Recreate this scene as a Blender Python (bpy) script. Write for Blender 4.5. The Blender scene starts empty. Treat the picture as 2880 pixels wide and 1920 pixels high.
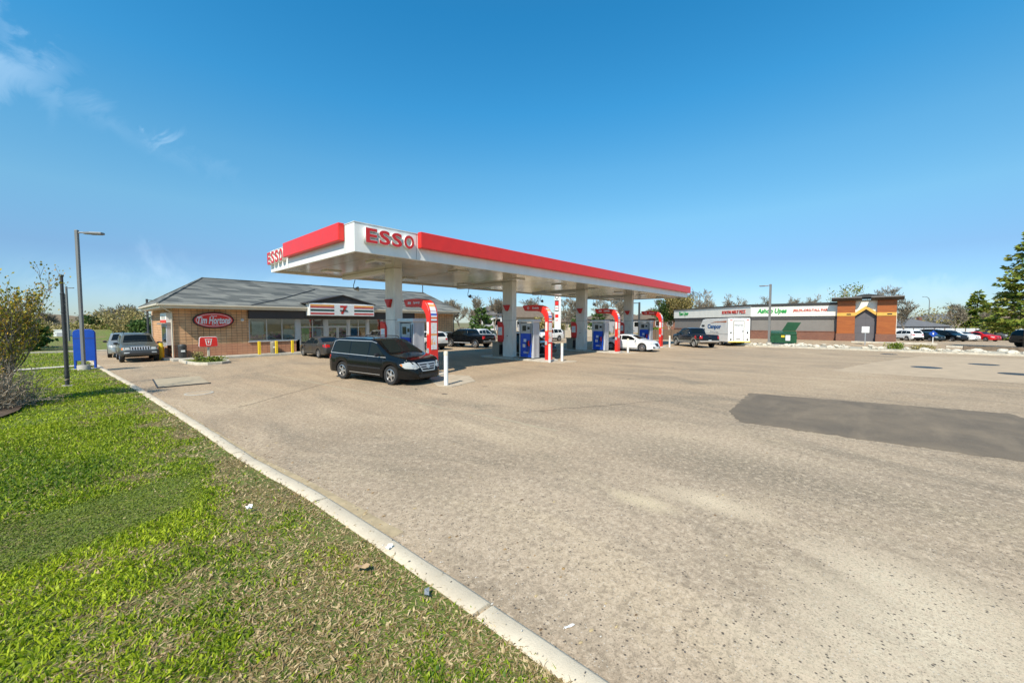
import bpy, bmesh, math, random
import numpy as np
from mathutils import Vector, Matrix
from mathutils.bvhtree import BVHTree
from mathutils.geometry import delaunay_2d_cdt
random.seed(7); RNG = np.random.default_rng(7)
PI = math.pi; rad = math.radians
scene = bpy.context.scene
COL = scene.collection

# ---------------------------------------------------------------- materials
def nodes_of(m):
    m.use_nodes = True
    return m.node_tree.nodes, m.node_tree.links

MATS = {}
def mat(name, col, rough=.6, metal=0., var=.12, scale=6., bump=0., spec=.5, coat=0., stretch=(1, 1, 1), fine=0.):
    """Principled with a little noise in colour and roughness (wear and dust)."""
    if name in MATS: return MATS[name]
    m = bpy.data.materials.new(name); N, L = nodes_of(m)
    b = N['Principled BSDF']
    b.inputs['Roughness'].default_value = rough; b.inputs['Metallic'].default_value = metal
    b.inputs['Specular IOR Level'].default_value = spec
    b.inputs['Coat Weight'].default_value = coat; b.inputs['Coat Roughness'].default_value = .04
    c = (*col, 1)
    if var > 0:
        tc = N.new('ShaderNodeTexCoord'); mp = N.new('ShaderNodeMapping'); mp.inputs['Scale'].default_value = stretch
        L.new(tc.outputs['Object'], mp.inputs['Vector'])
        n = N.new('ShaderNodeTexNoise'); n.inputs['Scale'].default_value = scale; n.inputs['Detail'].default_value = 6
        n.inputs['Roughness'].default_value = .65
        L.new(mp.outputs['Vector'], n.inputs['Vector'])
        r = N.new('ShaderNodeMapRange'); r.inputs['From Min'].default_value = .3; r.inputs['From Max'].default_value = .7
        r.inputs['To Min'].default_value = 1 - var; r.inputs['To Max'].default_value = 1 + var
        L.new(n.outputs['Fac'], r.inputs['Value'])
        mx = N.new('ShaderNodeVectorMath'); mx.operation = 'SCALE'; mx.inputs[0].default_value = col
        L.new(r.outputs['Result'], mx.inputs['Scale']); L.new(mx.outputs['Vector'], b.inputs['Base Color'])
        rr = N.new('ShaderNodeMapRange'); rr.inputs['To Min'].default_value = max(.02, rough - .1); rr.inputs['To Max'].default_value = min(1, rough + .12)
        L.new(n.outputs['Fac'], rr.inputs['Value']); L.new(rr.outputs['Result'], b.inputs['Roughness'])
        if bump:
            bm_ = N.new('ShaderNodeBump'); bm_.inputs['Strength'].default_value = bump; bm_.inputs['Distance'].default_value = .02
            n2 = N.new('ShaderNodeTexNoise'); n2.inputs['Scale'].default_value = fine or scale * 8; n2.inputs['Detail'].default_value = 5
            L.new(mp.outputs['Vector'], n2.inputs['Vector']); L.new(n2.outputs['Fac'], bm_.inputs['Height'])
            L.new(bm_.outputs['Normal'], b.inputs['Normal'])
    else:
        b.inputs['Base Color'].default_value = c
    MATS[name] = m
    return m

def glow(name, col, s):
    m = bpy.data.materials.new(name); N, L = nodes_of(m); b = N['Principled BSDF']
    b.inputs['Base Color'].default_value = (*col, 1); b.inputs['Emission Color'].default_value = (*col, 1)
    b.inputs['Emission Strength'].default_value = s; MATS[name] = m; return m

def glass_clear(name, tint=(.8, .85, .85), refl=.35):
    m = bpy.data.materials.new(name); N, L = nodes_of(m); N.clear()
    o = N.new('ShaderNodeOutputMaterial'); t = N.new('ShaderNodeBsdfTransparent'); t.inputs[0].default_value = (*tint, 1)
    g = N.new('ShaderNodeBsdfGlossy'); g.inputs['Roughness'].default_value = .02
    f = N.new('ShaderNodeLayerWeight'); f.inputs['Blend'].default_value = refl
    mp = N.new('ShaderNodeMapRange'); mp.inputs['To Min'].default_value = .10; mp.inputs['To Max'].default_value = .9
    L.new(f.outputs['Fresnel'], mp.inputs['Value'])
    x = N.new('ShaderNodeMixShader'); L.new(mp.outputs['Result'], x.inputs[0]); L.new(t.outputs[0], x.inputs[1]); L.new(g.outputs[0], x.inputs[2])
    L.new(x.outputs[0], o.inputs['Surface']); MATS[name] = m; return m

class NG:
    """tiny node helper"""
    def __init__(s, name):
        s.m = bpy.data.materials.new(name); s.N, s.L = nodes_of(s.m); s.b = s.N['Principled BSDF']; MATS[name] = s.m
        s.tc = s.N.new('ShaderNodeTexCoord')
    def lk(s, a, b): s.L.new(a, b)
    def mapping(s, scale=(1, 1, 1), rot=(0, 0, 0), src=None, loc=(0, 0, 0)):
        n = s.N.new('ShaderNodeMapping'); n.inputs['Scale'].default_value = scale; n.inputs['Rotation'].default_value = rot; n.inputs['Location'].default_value = loc
        s.lk(src or s.tc.outputs['Object'], n.inputs['Vector']); return n.outputs['Vector']
    def noise(s, vec, scale, detail=5, rough=.6, dist=0.):
        n = s.N.new('ShaderNodeTexNoise'); n.inputs['Scale'].default_value = scale; n.inputs['Detail'].default_value = detail
        n.inputs['Roughness'].default_value = rough; n.inputs['Distortion'].default_value = dist
        s.lk(vec, n.inputs['Vector']); return n.outputs['Fac']
    def voro(s, vec, scale, feature='F1', rnd=1.):
        n = s.N.new('ShaderNodeTexVoronoi'); n.feature = feature; n.inputs['Scale'].default_value = scale; n.inputs['Randomness'].default_value = rnd
        s.lk(vec, n.inputs['Vector']); return n
    def rng(s, v, a, b, c=0., d=1., clamp=True):
        n = s.N.new('ShaderNodeMapRange'); n.clamp = clamp
        for k, x in zip(('From Min', 'From Max', 'To Min', 'To Max'), (a, b, c, d)): n.inputs[k].default_value = x
        s.lk(v, n.inputs['Value']); return n.outputs['Result']
    def math(s, op, a, b=0.):
        n = s.N.new('ShaderNodeMath'); n.operation = op
        for i, x in enumerate((a, b)):
            if isinstance(x, (int, float)): n.inputs[i].default_value = x
            else: s.lk(x, n.inputs[i])
        return n.outputs[0]
    def mix(s, fac, a, b, mode='MIX'):
        n = s.N.new('ShaderNodeMix'); n.data_type = 'RGBA'; n.blend_type = mode
        for i, x in ((0, fac), (6, a), (7, b)):
            if isinstance(x, (int, float)): n.inputs[i].default_value = x
            elif isinstance(x, tuple): n.inputs[i].default_value = (*x, 1)
            else: s.lk(x, n.inputs[i])
        return n.outputs[2]
    def col(s, c): s.lk(c, s.b.inputs['Base Color'])
    def bump(s, h, strength=.3, dist=.02):
        n = s.N.new('ShaderNodeBump'); n.inputs['Strength'].default_value = strength; n.inputs['Distance'].default_value = dist
        s.lk(h, n.inputs['Height']); s.lk(n.outputs['Normal'], s.b.inputs['Normal'])
    def rough(s, v):
        if isinstance(v, (int, float)): s.b.inputs['Roughness'].default_value = v
        else: s.lk(v, s.b.inputs['Roughness'])

# ---------------------------------------------------------------- objects
def tag(o, label=None, cat=None, group=None, kind=None):
    if label: o['label'] = label
    if cat: o['category'] = cat
    if group: o['group'] = group
    if kind: o['kind'] = kind
    return o

def empty(name, loc=(0, 0, 0), rz=0., label=None, cat=None, group=None):
    o = bpy.data.objects.new(name, None); COL.objects.link(o); o.location = loc; o.rotation_euler = (0, 0, rz)
    o.empty_display_size = .2
    return tag(o, label, cat, group)

def copy_tree(o, parent=None):
    c = o.copy(); COL.objects.link(c); c.parent = parent
    for ch in list(o.children): copy_tree(ch, c)
    return c

class MB:
    """collects polygons, builds ONE mesh object"""
    def __init__(s): s.v = []; s.f = []; s.mi = []; s.cur = 0
    def add(s, vs, fs):
        n = len(s.v); s.v += [tuple(p) for p in vs]; s.f += [tuple(i + n for i in f) for f in fs]; s.mi += [s.cur] * len(fs); return s
    def box(s, x0, x1, y0, y1, z0, z1, M=None):
        p = [(x0, y0, z0), (x1, y0, z0), (x1, y1, z0), (x0, y1, z0), (x0, y0, z1), (x1, y0, z1), (x1, y1, z1), (x0, y1, z1)]
        if M is not None: p = [M @ Vector(q) for q in p]
        return s.add(p, [(0, 3, 2, 1), (4, 5, 6, 7), (0, 1, 5, 4), (1, 2, 6, 5), (2, 3, 7, 6), (3, 0, 4, 7)])
    def prism(s, poly, axis, a, b):
        """extrude a 2d polygon along axis ('x': poly is (y,z), 'y': (x,z), 'z': (x,y))"""
        f = {'x': lambda p, t: (t, p[0], p[1]), 'y': lambda p, t: (p[0], t, p[1]), 'z': lambda p, t: (p[0], p[1], t)}[axis]
        n = len(poly); vs = [f(p, a) for p in poly] + [f(p, b) for p in poly]
        return s.add(vs, [tuple(range(n))[::-1], tuple(range(n, 2 * n))] + [(i, (i + 1) % n, n + (i + 1) % n, n + i) for i in range(n)])
    def tube(s, path, r, n=8, caps=True):
        path = [Vector(p) for p in path]; k = len(path); rs = r if isinstance(r, (list, tuple)) else [r] * k
        rings = []; up = None
        for i, p in enumerate(path):
            d = (path[min(i + 1, k - 1)] - path[max(i - 1, 0)]).normalized()
            if up is None: up = Vector((0, 0, 1)) if abs(d.z) < .9 else Vector((1, 0, 0))
            a = d.cross(up)
            if a.length < 1e-6: a = d.cross(Vector((0, 1, 0)))
            a.normalize(); b = a.cross(d).normalized(); up = b
            rings.append([p + (a * math.cos(2 * PI * j / n) + b * math.sin(2 * PI * j / n)) * rs[i] for j in range(n)])
        vs = [q for ring in rings for q in ring]
        fs = [(i * n + j, i * n + (j + 1) % n, (i + 1) * n + (j + 1) % n, (i + 1) * n + j) for i in range(k - 1) for j in range(n)]
        if caps: fs += [tuple(range(n))[::-1], tuple(range((k - 1) * n, k * n))]
        return s.add(vs, fs)
    def lathe(s, prof, n=20, M=None, axis='z', closed=False):
        """prof: (r, h)"""
        f = {'z': lambda r, h, c, t: (r * c, r * t, h), 'y': lambda r, h, c, t: (r * c, h, r * t), 'x': lambda r, h, c, t: (h, r * c, r * t)}[axis]
        vs = [f(r, h, math.cos(2 * PI * j / n), math.sin(2 * PI * j / n)) for r, h in prof for j in range(n)]
        if M is not None: vs = [M @ Vector(q) for q in vs]
        k = len(prof)
        fs = [(i * n + j, i * n + (j + 1) % n, (i + 1) * n + (j + 1) % n, (i + 1) * n + j) for i in range(k - 1) for j in range(n)]
        if closed: fs += [((k - 1) * n + j, (k - 1) * n + (j + 1) % n, (j + 1) % n, j) for j in range(n)]
        else: fs += [tuple(range(n))[::-1], tuple(range((k - 1) * n, k * n))]
        return s.add(vs, fs)
    def build(s, name, mats, parent=None, smooth=None, bevel=0., seg=2, loc=None):
        me = bpy.data.meshes.new(name); me.from_pydata(s.v, [], s.f)
        for m in (mats if isinstance(mats, (list, tuple)) else [mats]): me.materials.append(m)
        if len(me.materials) > 1: me.polygons.foreach_set('material_index', s.mi)
        bm = bmesh.new(); bm.from_mesh(me); bmesh.ops.recalc_face_normals(bm, faces=bm.faces); bm.to_mesh(me); bm.free()
        if smooth is not None:
            me.polygons.foreach_set('use_smooth', [True] * len(me.polygons)); me.set_sharp_from_angle(angle=rad(smooth))
        me.update()
        o = bpy.data.objects.new(name, me); COL.objects.link(o)
        if bevel:
            b = o.modifiers.new('b', 'BEVEL'); b.width = bevel; b.segments = seg; b.limit_method = 'ANGLE'; b.angle_limit = rad(40)
            b.harden_normals = False
        if parent is not None: o.parent = parent
        if loc is not None: o.location = loc
        return o

def B(*a): return MB().box(*a)

def ribbon(pts, w, z):
    """flat strip along a polyline of (x, y) -> MB"""
    m = MB(); L_ = []; R_ = []
    for i, p in enumerate(pts):
        a = Vector(pts[max(0, i - 1)]); b = Vector(pts[min(len(pts) - 1, i + 1)]); d = (b - a).normalized(); n = Vector((-d.y, d.x))
        ww = w[i] if isinstance(w, (list, tuple)) else w
        L_.append((p[0] + n.x * ww / 2, p[1] + n.y * ww / 2, z)); R_.append((p[0] - n.x * ww / 2, p[1] - n.y * ww / 2, z))
    k = len(pts); m.add(L_ + R_, [(k + i, k + i + 1, i + 1, i) for i in range(k - 1)]); return m

DG = None
def text(name, s, m, M, width=None, height=.3, depth=.02, parent=None, shear=0., bold=0., spacing=1.):
    """lettering as a mesh: local x along the word, local y up; M places its centre"""
    cu = bpy.data.curves.new(name, 'FONT'); cu.body = s; cu.align_x = 'CENTER'; cu.align_y = 'CENTER'; cu.extrude = .02; cu.offset = bold
    cu.shear = shear; cu.space_character = spacing; cu.resolution_u = 3
    t = bpy.data.objects.new(name, cu); COL.objects.link(t)
    dg = bpy.context.evaluated_depsgraph_get(); dg.update()
    me = bpy.data.meshes.new_from_object(t.evaluated_get(dg)); bpy.data.objects.remove(t); bpy.data.curves.remove(cu)
    xs = [v.co for v in me.vertices]
    x0, x1 = min(c.x for c in xs), max(c.x for c in xs); y0, y1 = min(c.y for c in xs), max(c.y for c in xs)
    sy = height / (y1 - y0); sx = width / (x1 - x0) if width else sy
    for v in me.vertices:
        v.co = M @ Vector(((v.co.x - (x0 + x1) / 2) * sx, (v.co.y - (y0 + y1) / 2) * sy, v.co.z / .02 * depth / 2))
    me.materials.clear(); me.materials.append(m); me.update()
    o = bpy.data.objects.new(name, me); COL.objects.link(o)
    if parent is not None: o.parent = parent
    return o

def face_m(loc, facing):
    """matrix for a sign plane: facing = outward direction as angle (degrees from +x) in plan"""
    a = rad(facing); n = Vector((math.cos(a), math.sin(a), 0)); z = Vector((0, 0, 1)); x = z.cross(n)
    M = Matrix((x, z, n)).transposed().to_4x4(); M.translation = Vector(loc); return M

# ---------------------------------------------------------------- shared materials
mat('white_paint', (.68, .68, .66), .45, var=.06, scale=3)
mat('canopy_white', (.74, .735, .70), .38, var=.07, scale=1.2, stretch=(1, 1, .25))
mat('column_white', (.68, .665, .62), .45, var=.12, scale=2.2, stretch=(1.5, 1.5, .5))
mat('red_panel', (.70, .026, .018), .34, var=.06, scale=2)
mat('red_letter', (.55, .02, .018), .4, var=.05)
mat('letter_side', (.78, .76, .72), .4, var=.03)
mat('concrete', (.40, .37, .31), .85, var=.22, scale=2.2, bump=.25)
mat('concrete_kerb', (.50, .45, .36), .88, var=.25, scale=3.5, bump=.4, fine=60)
mat('steel_galv', (.36, .37, .38), .45, metal=.6, var=.15, scale=5)
mat('steel_dark', (.055, .055, .055), .5, metal=.3, var=.25, scale=4)
mat('black_plastic', (.014, .014, .015), .5, var=.15)
mat('rubber', (.018, .018, .018), .8, var=.3, scale=9)
mat('chrome', (.52, .50, .47), .35, metal=.55, var=.05)
mat('alloy', (.56, .56, .56), .28, metal=.85, var=.08)
mat('glass_dark', (.006, .008, .008), .06, var=0, spec=.30, coat=0.)
mat('lens_clear', (.40, .41, .39), .12, var=.1, coat=.5)
mat('lens_red', (.45, .010, .010), .15, var=.1, coat=.6)
mat('lens_amber', (.6, .18, .02), .2, var=.05)
mat('yellow_paint', (.72, .50, .02), .5, var=.14, scale=7)
mat('blue_sign', (.001, .05, .34), .42, var=.10, scale=2.5)
mat('blue_pump', (.006, .065, .48), .35, var=.12, scale=4)
mat('brown_band', (.045, .036, .032), .6, var=.12, scale=2)
mat('trim_cream', (.62, .55, .43), .6, var=.08, scale=2)
mat('alu_frame', (.52, .51, .49), .4, metal=.3, var=.08)
mat('plate_white', (.7, .7, .7), .5, var=.05)
mat('screen_dark', (.012, .016, .02), .15, var=0)
mat('grey_metal', (.45, .46, .48), .42, metal=.25, var=.08, scale=3)
mat('paper_white', (.75, .74, .70), .7, var=.08, scale=9)
glass_clear('shop_glass', (.82, .86, .86), .25)
glass_clear('car_glass_clear', (.42, .48, .46), .3)
# ---------------------------------------------------------------- vehicles
def paint(name, col, metal=.0, rough=.12):
    return mat('paint_' + name, col, rough, metal, var=.05, scale=1.5, spec=.25, coat=.22)
paint('black', (.004, .0045, .005)); paint('graphite', (.060, .056, .052), .35, .28); paint('silver', (.36, .36, .33), .55, .28)
paint('sage', (.12, .125, .108), .3, .25); paint('white', (.70, .70, .69)); paint('navy', (.006, .009, .016)); paint('red', (.50, .012, .014))
paint('grey', (.13, .125, .12), .4, .28); paint('dark_green', (.015, .022, .022)); paint('beige', (.38, .32, .25), .4, .3); paint('pale_blue', (.35, .42, .47), .2, .3)
mat('under_dark', (.012, .012, .012), .9, var=0)

_wheel = {}
def wheel_meshes(r, w, style):
    k = (r, w, style)
    if k in _wheel: return _wheel[k]
    h = w / 2; t = MB()
    t.lathe([(r * .66, -h * .85), (r * .82, -h), (r * .95, -h * .92), (r, -h * .6), (r, h * .6), (r * .95, h * .92), (r * .82, h), (r * .66, h * .85), (r * .64, 0)], 28, axis='y', closed=True)
    to = t.build('wheel', MATS['rubber'], smooth=40)
    m = MB(); rr = r * .67
    m.lathe([(rr, h * .82), (rr * .9, h * .88), (rr * .86, h * .55), (rr * .86, h * .3), (rr, h * .3)], 28, axis='y', closed=True)
    n = {'five': 5, 'multi': 10, 'steel': 8}[style]
    for i in range(n):
        a = 2 * PI * i / n; ww = rr * {'five': .19, 'multi': .075, 'steel': .16}[style]
        u = Vector((math.cos(a), 0, math.sin(a))); v = Vector((-math.sin(a), 0, math.cos(a)))
        q = []
        for rad_, k2, y in ((rr * .12, 1., h * .75), (rr * .9, .72, h * .72)):
            for s_ in (-1, 1): q.append(u * rad_ + v * ww * s_ * k2 + Vector((0, y, 0)))
        q2 = [p - Vector((0, h * .25, 0)) for p in q]
        m.add(q + q2, [(0, 1, 3, 2), (4, 6, 7, 5), (0, 2, 6, 4), (1, 5, 7, 3), (2, 3, 7, 6), (0, 4, 5, 1)])
    m.lathe([(rr * .22, h * .4), (rr * .22, h * .8), (rr * .15, h * .86)], 14, axis='y')
    m.cur = 1; m.lathe([(rr * .9, -h * .1), (rr * .9, h * .12)], 20, axis='y')
    ro = m.build('rim', [MATS['alloy'] if style != 'steel' else MATS['chrome'], MATS['under_dark']], smooth=35)
    _wheel[k] = (to.data, ro.data)
    bpy.data.objects.remove(to); bpy.data.objects.remove(ro)
    return _wheel[k]

def car(kind, label, cat, S, loc, heading, pnt, group=None, detail=2, paint2=None):
    """a road vehicle: +x is forward. Body is one lofted shell; windows, lamps, trim are laid on it."""
    Lh = S['L'] / 2; xs = list(np.arange(-Lh, Lh + 1e-6, .05 if detail > 1 else .08)); xs[-1] = Lh
    for xw in S['axles']:
        ra = S['r'] + S.get('gap', .06)
        xs += [xw - ra, xw + ra, xw - ra + .01, xw + ra - .01]
    xs = np.array(sorted(x for x in xs if -Lh <= x <= Lh))
    cv = lambda k: np.interp(xs, [p[0] for p in S[k]], [p[1] for p in S[k]])
    def sm(a):
        b = a.copy(); b[1:-1] = .25 * a[:-2] + .5 * a[1:-1] + .25 * a[2:]; return b
    top, belt, plan, bot = sm(cv('top')), sm(cv('belt')), sm(cv('plan')), cv('bot')
    rings = []; tum = S.get('tum', .3); r = S['r']; cr = S.get('crown', .02)
    for x, zt, zs, w, zb in zip(xs, top, belt, plan, bot):
        arch = False
        for xw in S['axles']:
            ra = r + S.get('gap', .06)
            if abs(x - xw) < ra: zb = max(zb, r + math.sqrt(ra * ra - (x - xw) ** 2)); arch = True
        zs = max(zs, zb + .08); zt = max(zt, zs + .01); H = zt - zs; l = lambda t: zb + (zs - zb) * t
        wt = max(.1, w - .05 - tum * .9 * H)
        half = [(0, zb), (w - .10, zb), (w - .015, zb + (.0 if arch else .03)), (w + .005, l(.35)), (w, l(.62)), (w - .012, l(.86)), (w - .04, zs),
                (w - .05 - tum * .35 * H, zs + .35 * H), (w - .05 - tum * .72 * H, zs + .74 * H), (wt - .012, zs + .90 * H),
                (wt - .05, zs + .965 * H), (wt * .75, zt), (wt * .4, zt + cr * .7), (0, zt + cr)]
        rings.append([(x, y, z) for y, z in half] + [(x, -y, z) for y, z in half[-2:0:-1]])
    n = len(rings[0]); mb = MB()
    for i, ring in enumerate(rings): mb.v += ring
    for i in range(len(rings) - 1):
        for j in range(n):
            a = j; b = (j + 1) % n
            mb.f.append((i * n + a, i * n + b, (i + 1) * n + b, (i + 1) * n + a))
            low = j in (0, n - 1); two = paint2 is not None and j in (1, 2, n - 2, n - 3)
            mb.mi.append(1 if low else (2 if two else 0))
    mb.f.append(tuple(range(n))); mb.mi.append(0); k0 = (len(rings) - 1) * n; mb.f.append(tuple(range(k0, k0 + n))); mb.mi.append(0)
    root = empty(kind, loc, rad(heading), label, cat, group)
    body = mb.build('body', [pnt, MATS['under_dark'], paint2 or pnt], root, smooth=38)
    bvh = BVHTree.FromPolygons([v.co for v in body.data.vertices], [p.vertices[:] for p in body.data.polygons])
    rays = {'side': lambda p, s: ((p[0], s * 3, p[1]), (0, -s, 0)), 'front': lambda p, s: ((6, p[0], p[1]), (-1, 0, 0)),
            'rear': lambda p, s: ((-6, p[0], p[1]), (1, 0, 0)), 'top': lambda p, s: ((p[0], p[1], 5), (0, 0, -1))}
    def patch(name, axis, poly, m, off=.006, s=1, parent=root, step=.09, label=None):
        A = np.array(poly, float); pts = []
        for i in range(len(A)):
            a, b = A[i], A[(i + 1) % len(A)]; k = max(1, int(np.linalg.norm(b - a) / step))
            pts += [Vector(a + (b - a) * t / k) for t in range(k)]
        nb = len(pts); mn, mx = A.min(0), A.max(0)
        def inside(p):
            c = False; j = len(A) - 1
            for i in range(len(A)):
                if (A[i][1] > p[1]) != (A[j][1] > p[1]) and p[0] < (A[j][0] - A[i][0]) * (p[1] - A[i][1]) / (A[j][1] - A[i][1]) + A[i][0]: c = not c
                j = i
            return c
        for gx in np.arange(mn[0] + step / 2, mx[0], step):
            for gy in np.arange(mn[1] + step / 2, mx[1], step):
                if inside((gx, gy)): pts.append(Vector((gx, gy)))
        vs, _, fs, *_r = delaunay_2d_cdt(pts, [], [list(range(nb))], 1, 1e-5)
        q = MB(); out = []
        for v in vs:
            o, d = rays[axis](v, s); hit, nr, ix, ds = bvh.ray_cast(Vector(o), Vector(d))
            if hit is None: hit, nr, ix, ds = bvh.find_nearest(Vector(o) + Vector(d) * (3.0 if axis == 'side' else 4.0))
            if nr.dot(Vector(d)) > 0: nr = -nr
            out.append(hit + (nr * .5 - Vector(d) * .5).normalized() * off)
        q.add(out, [tuple(f) for f in fs]); ob = q.build(name, m, parent, smooth=60)
        if label: ob['label'] = label
        return ob
    W = max(plan)
    # wheels
    tm, rm = wheel_meshes(r, S.get('tw', .22), S.get('rim', 'five'))
    for xw in S['axles']:
        for s in (1, -1):
            t = bpy.data.objects.new('wheel', tm); COL.objects.link(t); t.parent = root
            t.location = (xw, s * (W - .12), r); t.rotation_euler = (0, xw * 2.1, 0 if s > 0 else PI)
            ri = bpy.data.objects.new('rim', rm); COL.objects.link(ri); ri.parent = t
    ch = B(-Lh + .35, Lh - .45, -W + .32, W - .32, S['bot'][1][1] - .06, .5); ch.build('chassis', MATS['under_dark'], root)
    g = S.get('glass', MATS['glass_dark'])
    for poly in S['side']:
        for s in (1, -1): patch('side_window', 'side', poly, g, .006, s)
    patch('windshield', 'top', S['wind'], g, .006)
    if 'rear_top' in S: patch('rear_window', 'top', S['rear_top'], g, .006)
    if 'rear_glass' in S: patch('rear_window', 'rear', S['rear_glass'], g, .006)
    for s in (1, -1):
        patch('headlight', 'front', [(s * y, z) for y, z in S['head']], MATS['lens_clear'], .008)
        patch('taillight', 'rear', [(s * y, z) for y, z in S['tail']], MATS['lens_red'], .008)
        if 'head_side' in S: patch('headlight', 'side', S['head_side'], MATS['lens_clear'], .008, s)
        if 'tail_side' in S: patch('taillight', 'side', S['tail_side'], MATS['lens_red'], .008, s)
    patch('grille', 'front', S['grille'], S.get('grille_mat', MATS['black_plastic']), .008)
    mx, mz = S['mirror']
    for s in (1, -1):
        wm = np.interp(mx, xs, plan)
        mm = MB(); mm.lathe([(.001, -.10), (.055, -.09), (.075, 0), (.06, .10), (.001, .115)], 12, Matrix.Translation((mx, s * (wm + .10), mz)) @ Matrix.Diagonal((.8, 1, 1.0, 1)), axis='y')
        mm.tube([(mx + .03, s * (wm - .08), mz - .05), (mx, s * (wm + .06), mz - .03)], .022, 6)
        mm.build('mirror', S.get('mirror_mat', MATS['black_plastic']), root, smooth=50)
    for ex in S.get('extra', []):
        nm, ax, poly, m = ex[:4]; both = ex[4] if len(ex) > 4 else False
        if both:
            for s in (1, -1): patch(nm, ax, poly if ax == 'side' else [((p[0], s * p[1]) if ax == 'top' else (s * p[0], p[1])) for p in poly], MATS[m], ex[5] if len(ex) > 5 else .006, s)
        else: patch(nm, ax, poly, MATS[m], ex[5] if len(ex) > 5 else .006)
    if detail > 1:
        if 'handles' in S:
            for hx, hz in S['handles']:
                for s in (1, -1): patch('door_handle', 'side', [(hx - .09, hz - .014), (hx + .09, hz - .014), (hx + .09, hz + .018), (hx - .09, hz + .018)], S.get('handle_mat', pnt), .025, s)
        for sx, z0, z1 in S.get('seams', []):
            for s in (1, -1): patch('door_seam', 'side', [(sx - .007, z0), (sx + .007, z0), (sx + .007, z1), (sx - .007, z1)], MATS['under_dark'], .004, s)
        if S.get('rails'):
            x0, x1, y, z = S['rails']
            for s in (1, -1): MB().tube([(x0, s * y, z - .05), (x0 + .1, s * y, z), (x1 - .1, s * y, z), (x1, s * y, z - .05)], .02, 6).build('roof_rail', S.get('rail_mat', MATS['black_plastic']), root, smooth=50)
        if S.get('lips'):
            for xw in S['axles']:
                for s in (1, -1):
                    ra = r + .075
                    MB().tube([(xw + ra * math.cos(a), s * (np.interp(xw, xs, plan) - .005), r + ra * math.sin(a)) for a in np.linspace(-.25, PI + .25, 16)], .03, 6).build('wheel_arch_trim', S.get('lip_mat', MATS['black_plastic']), root, smooth=50)
        # bumper strips and plates
        if 'plate_rear' in S: patch('licence_plate', 'rear', [(-.15, S['plate_rear'] - .07), (.15, S['plate_rear'] - .07), (.15, S['plate_rear'] + .07), (-.15, S['plate_rear'] + .07)], MATS['plate_white'], .015)
    root['_patch'] = 0; del root['_patch']
    car.patch = patch; car.body = body
    return root

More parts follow.
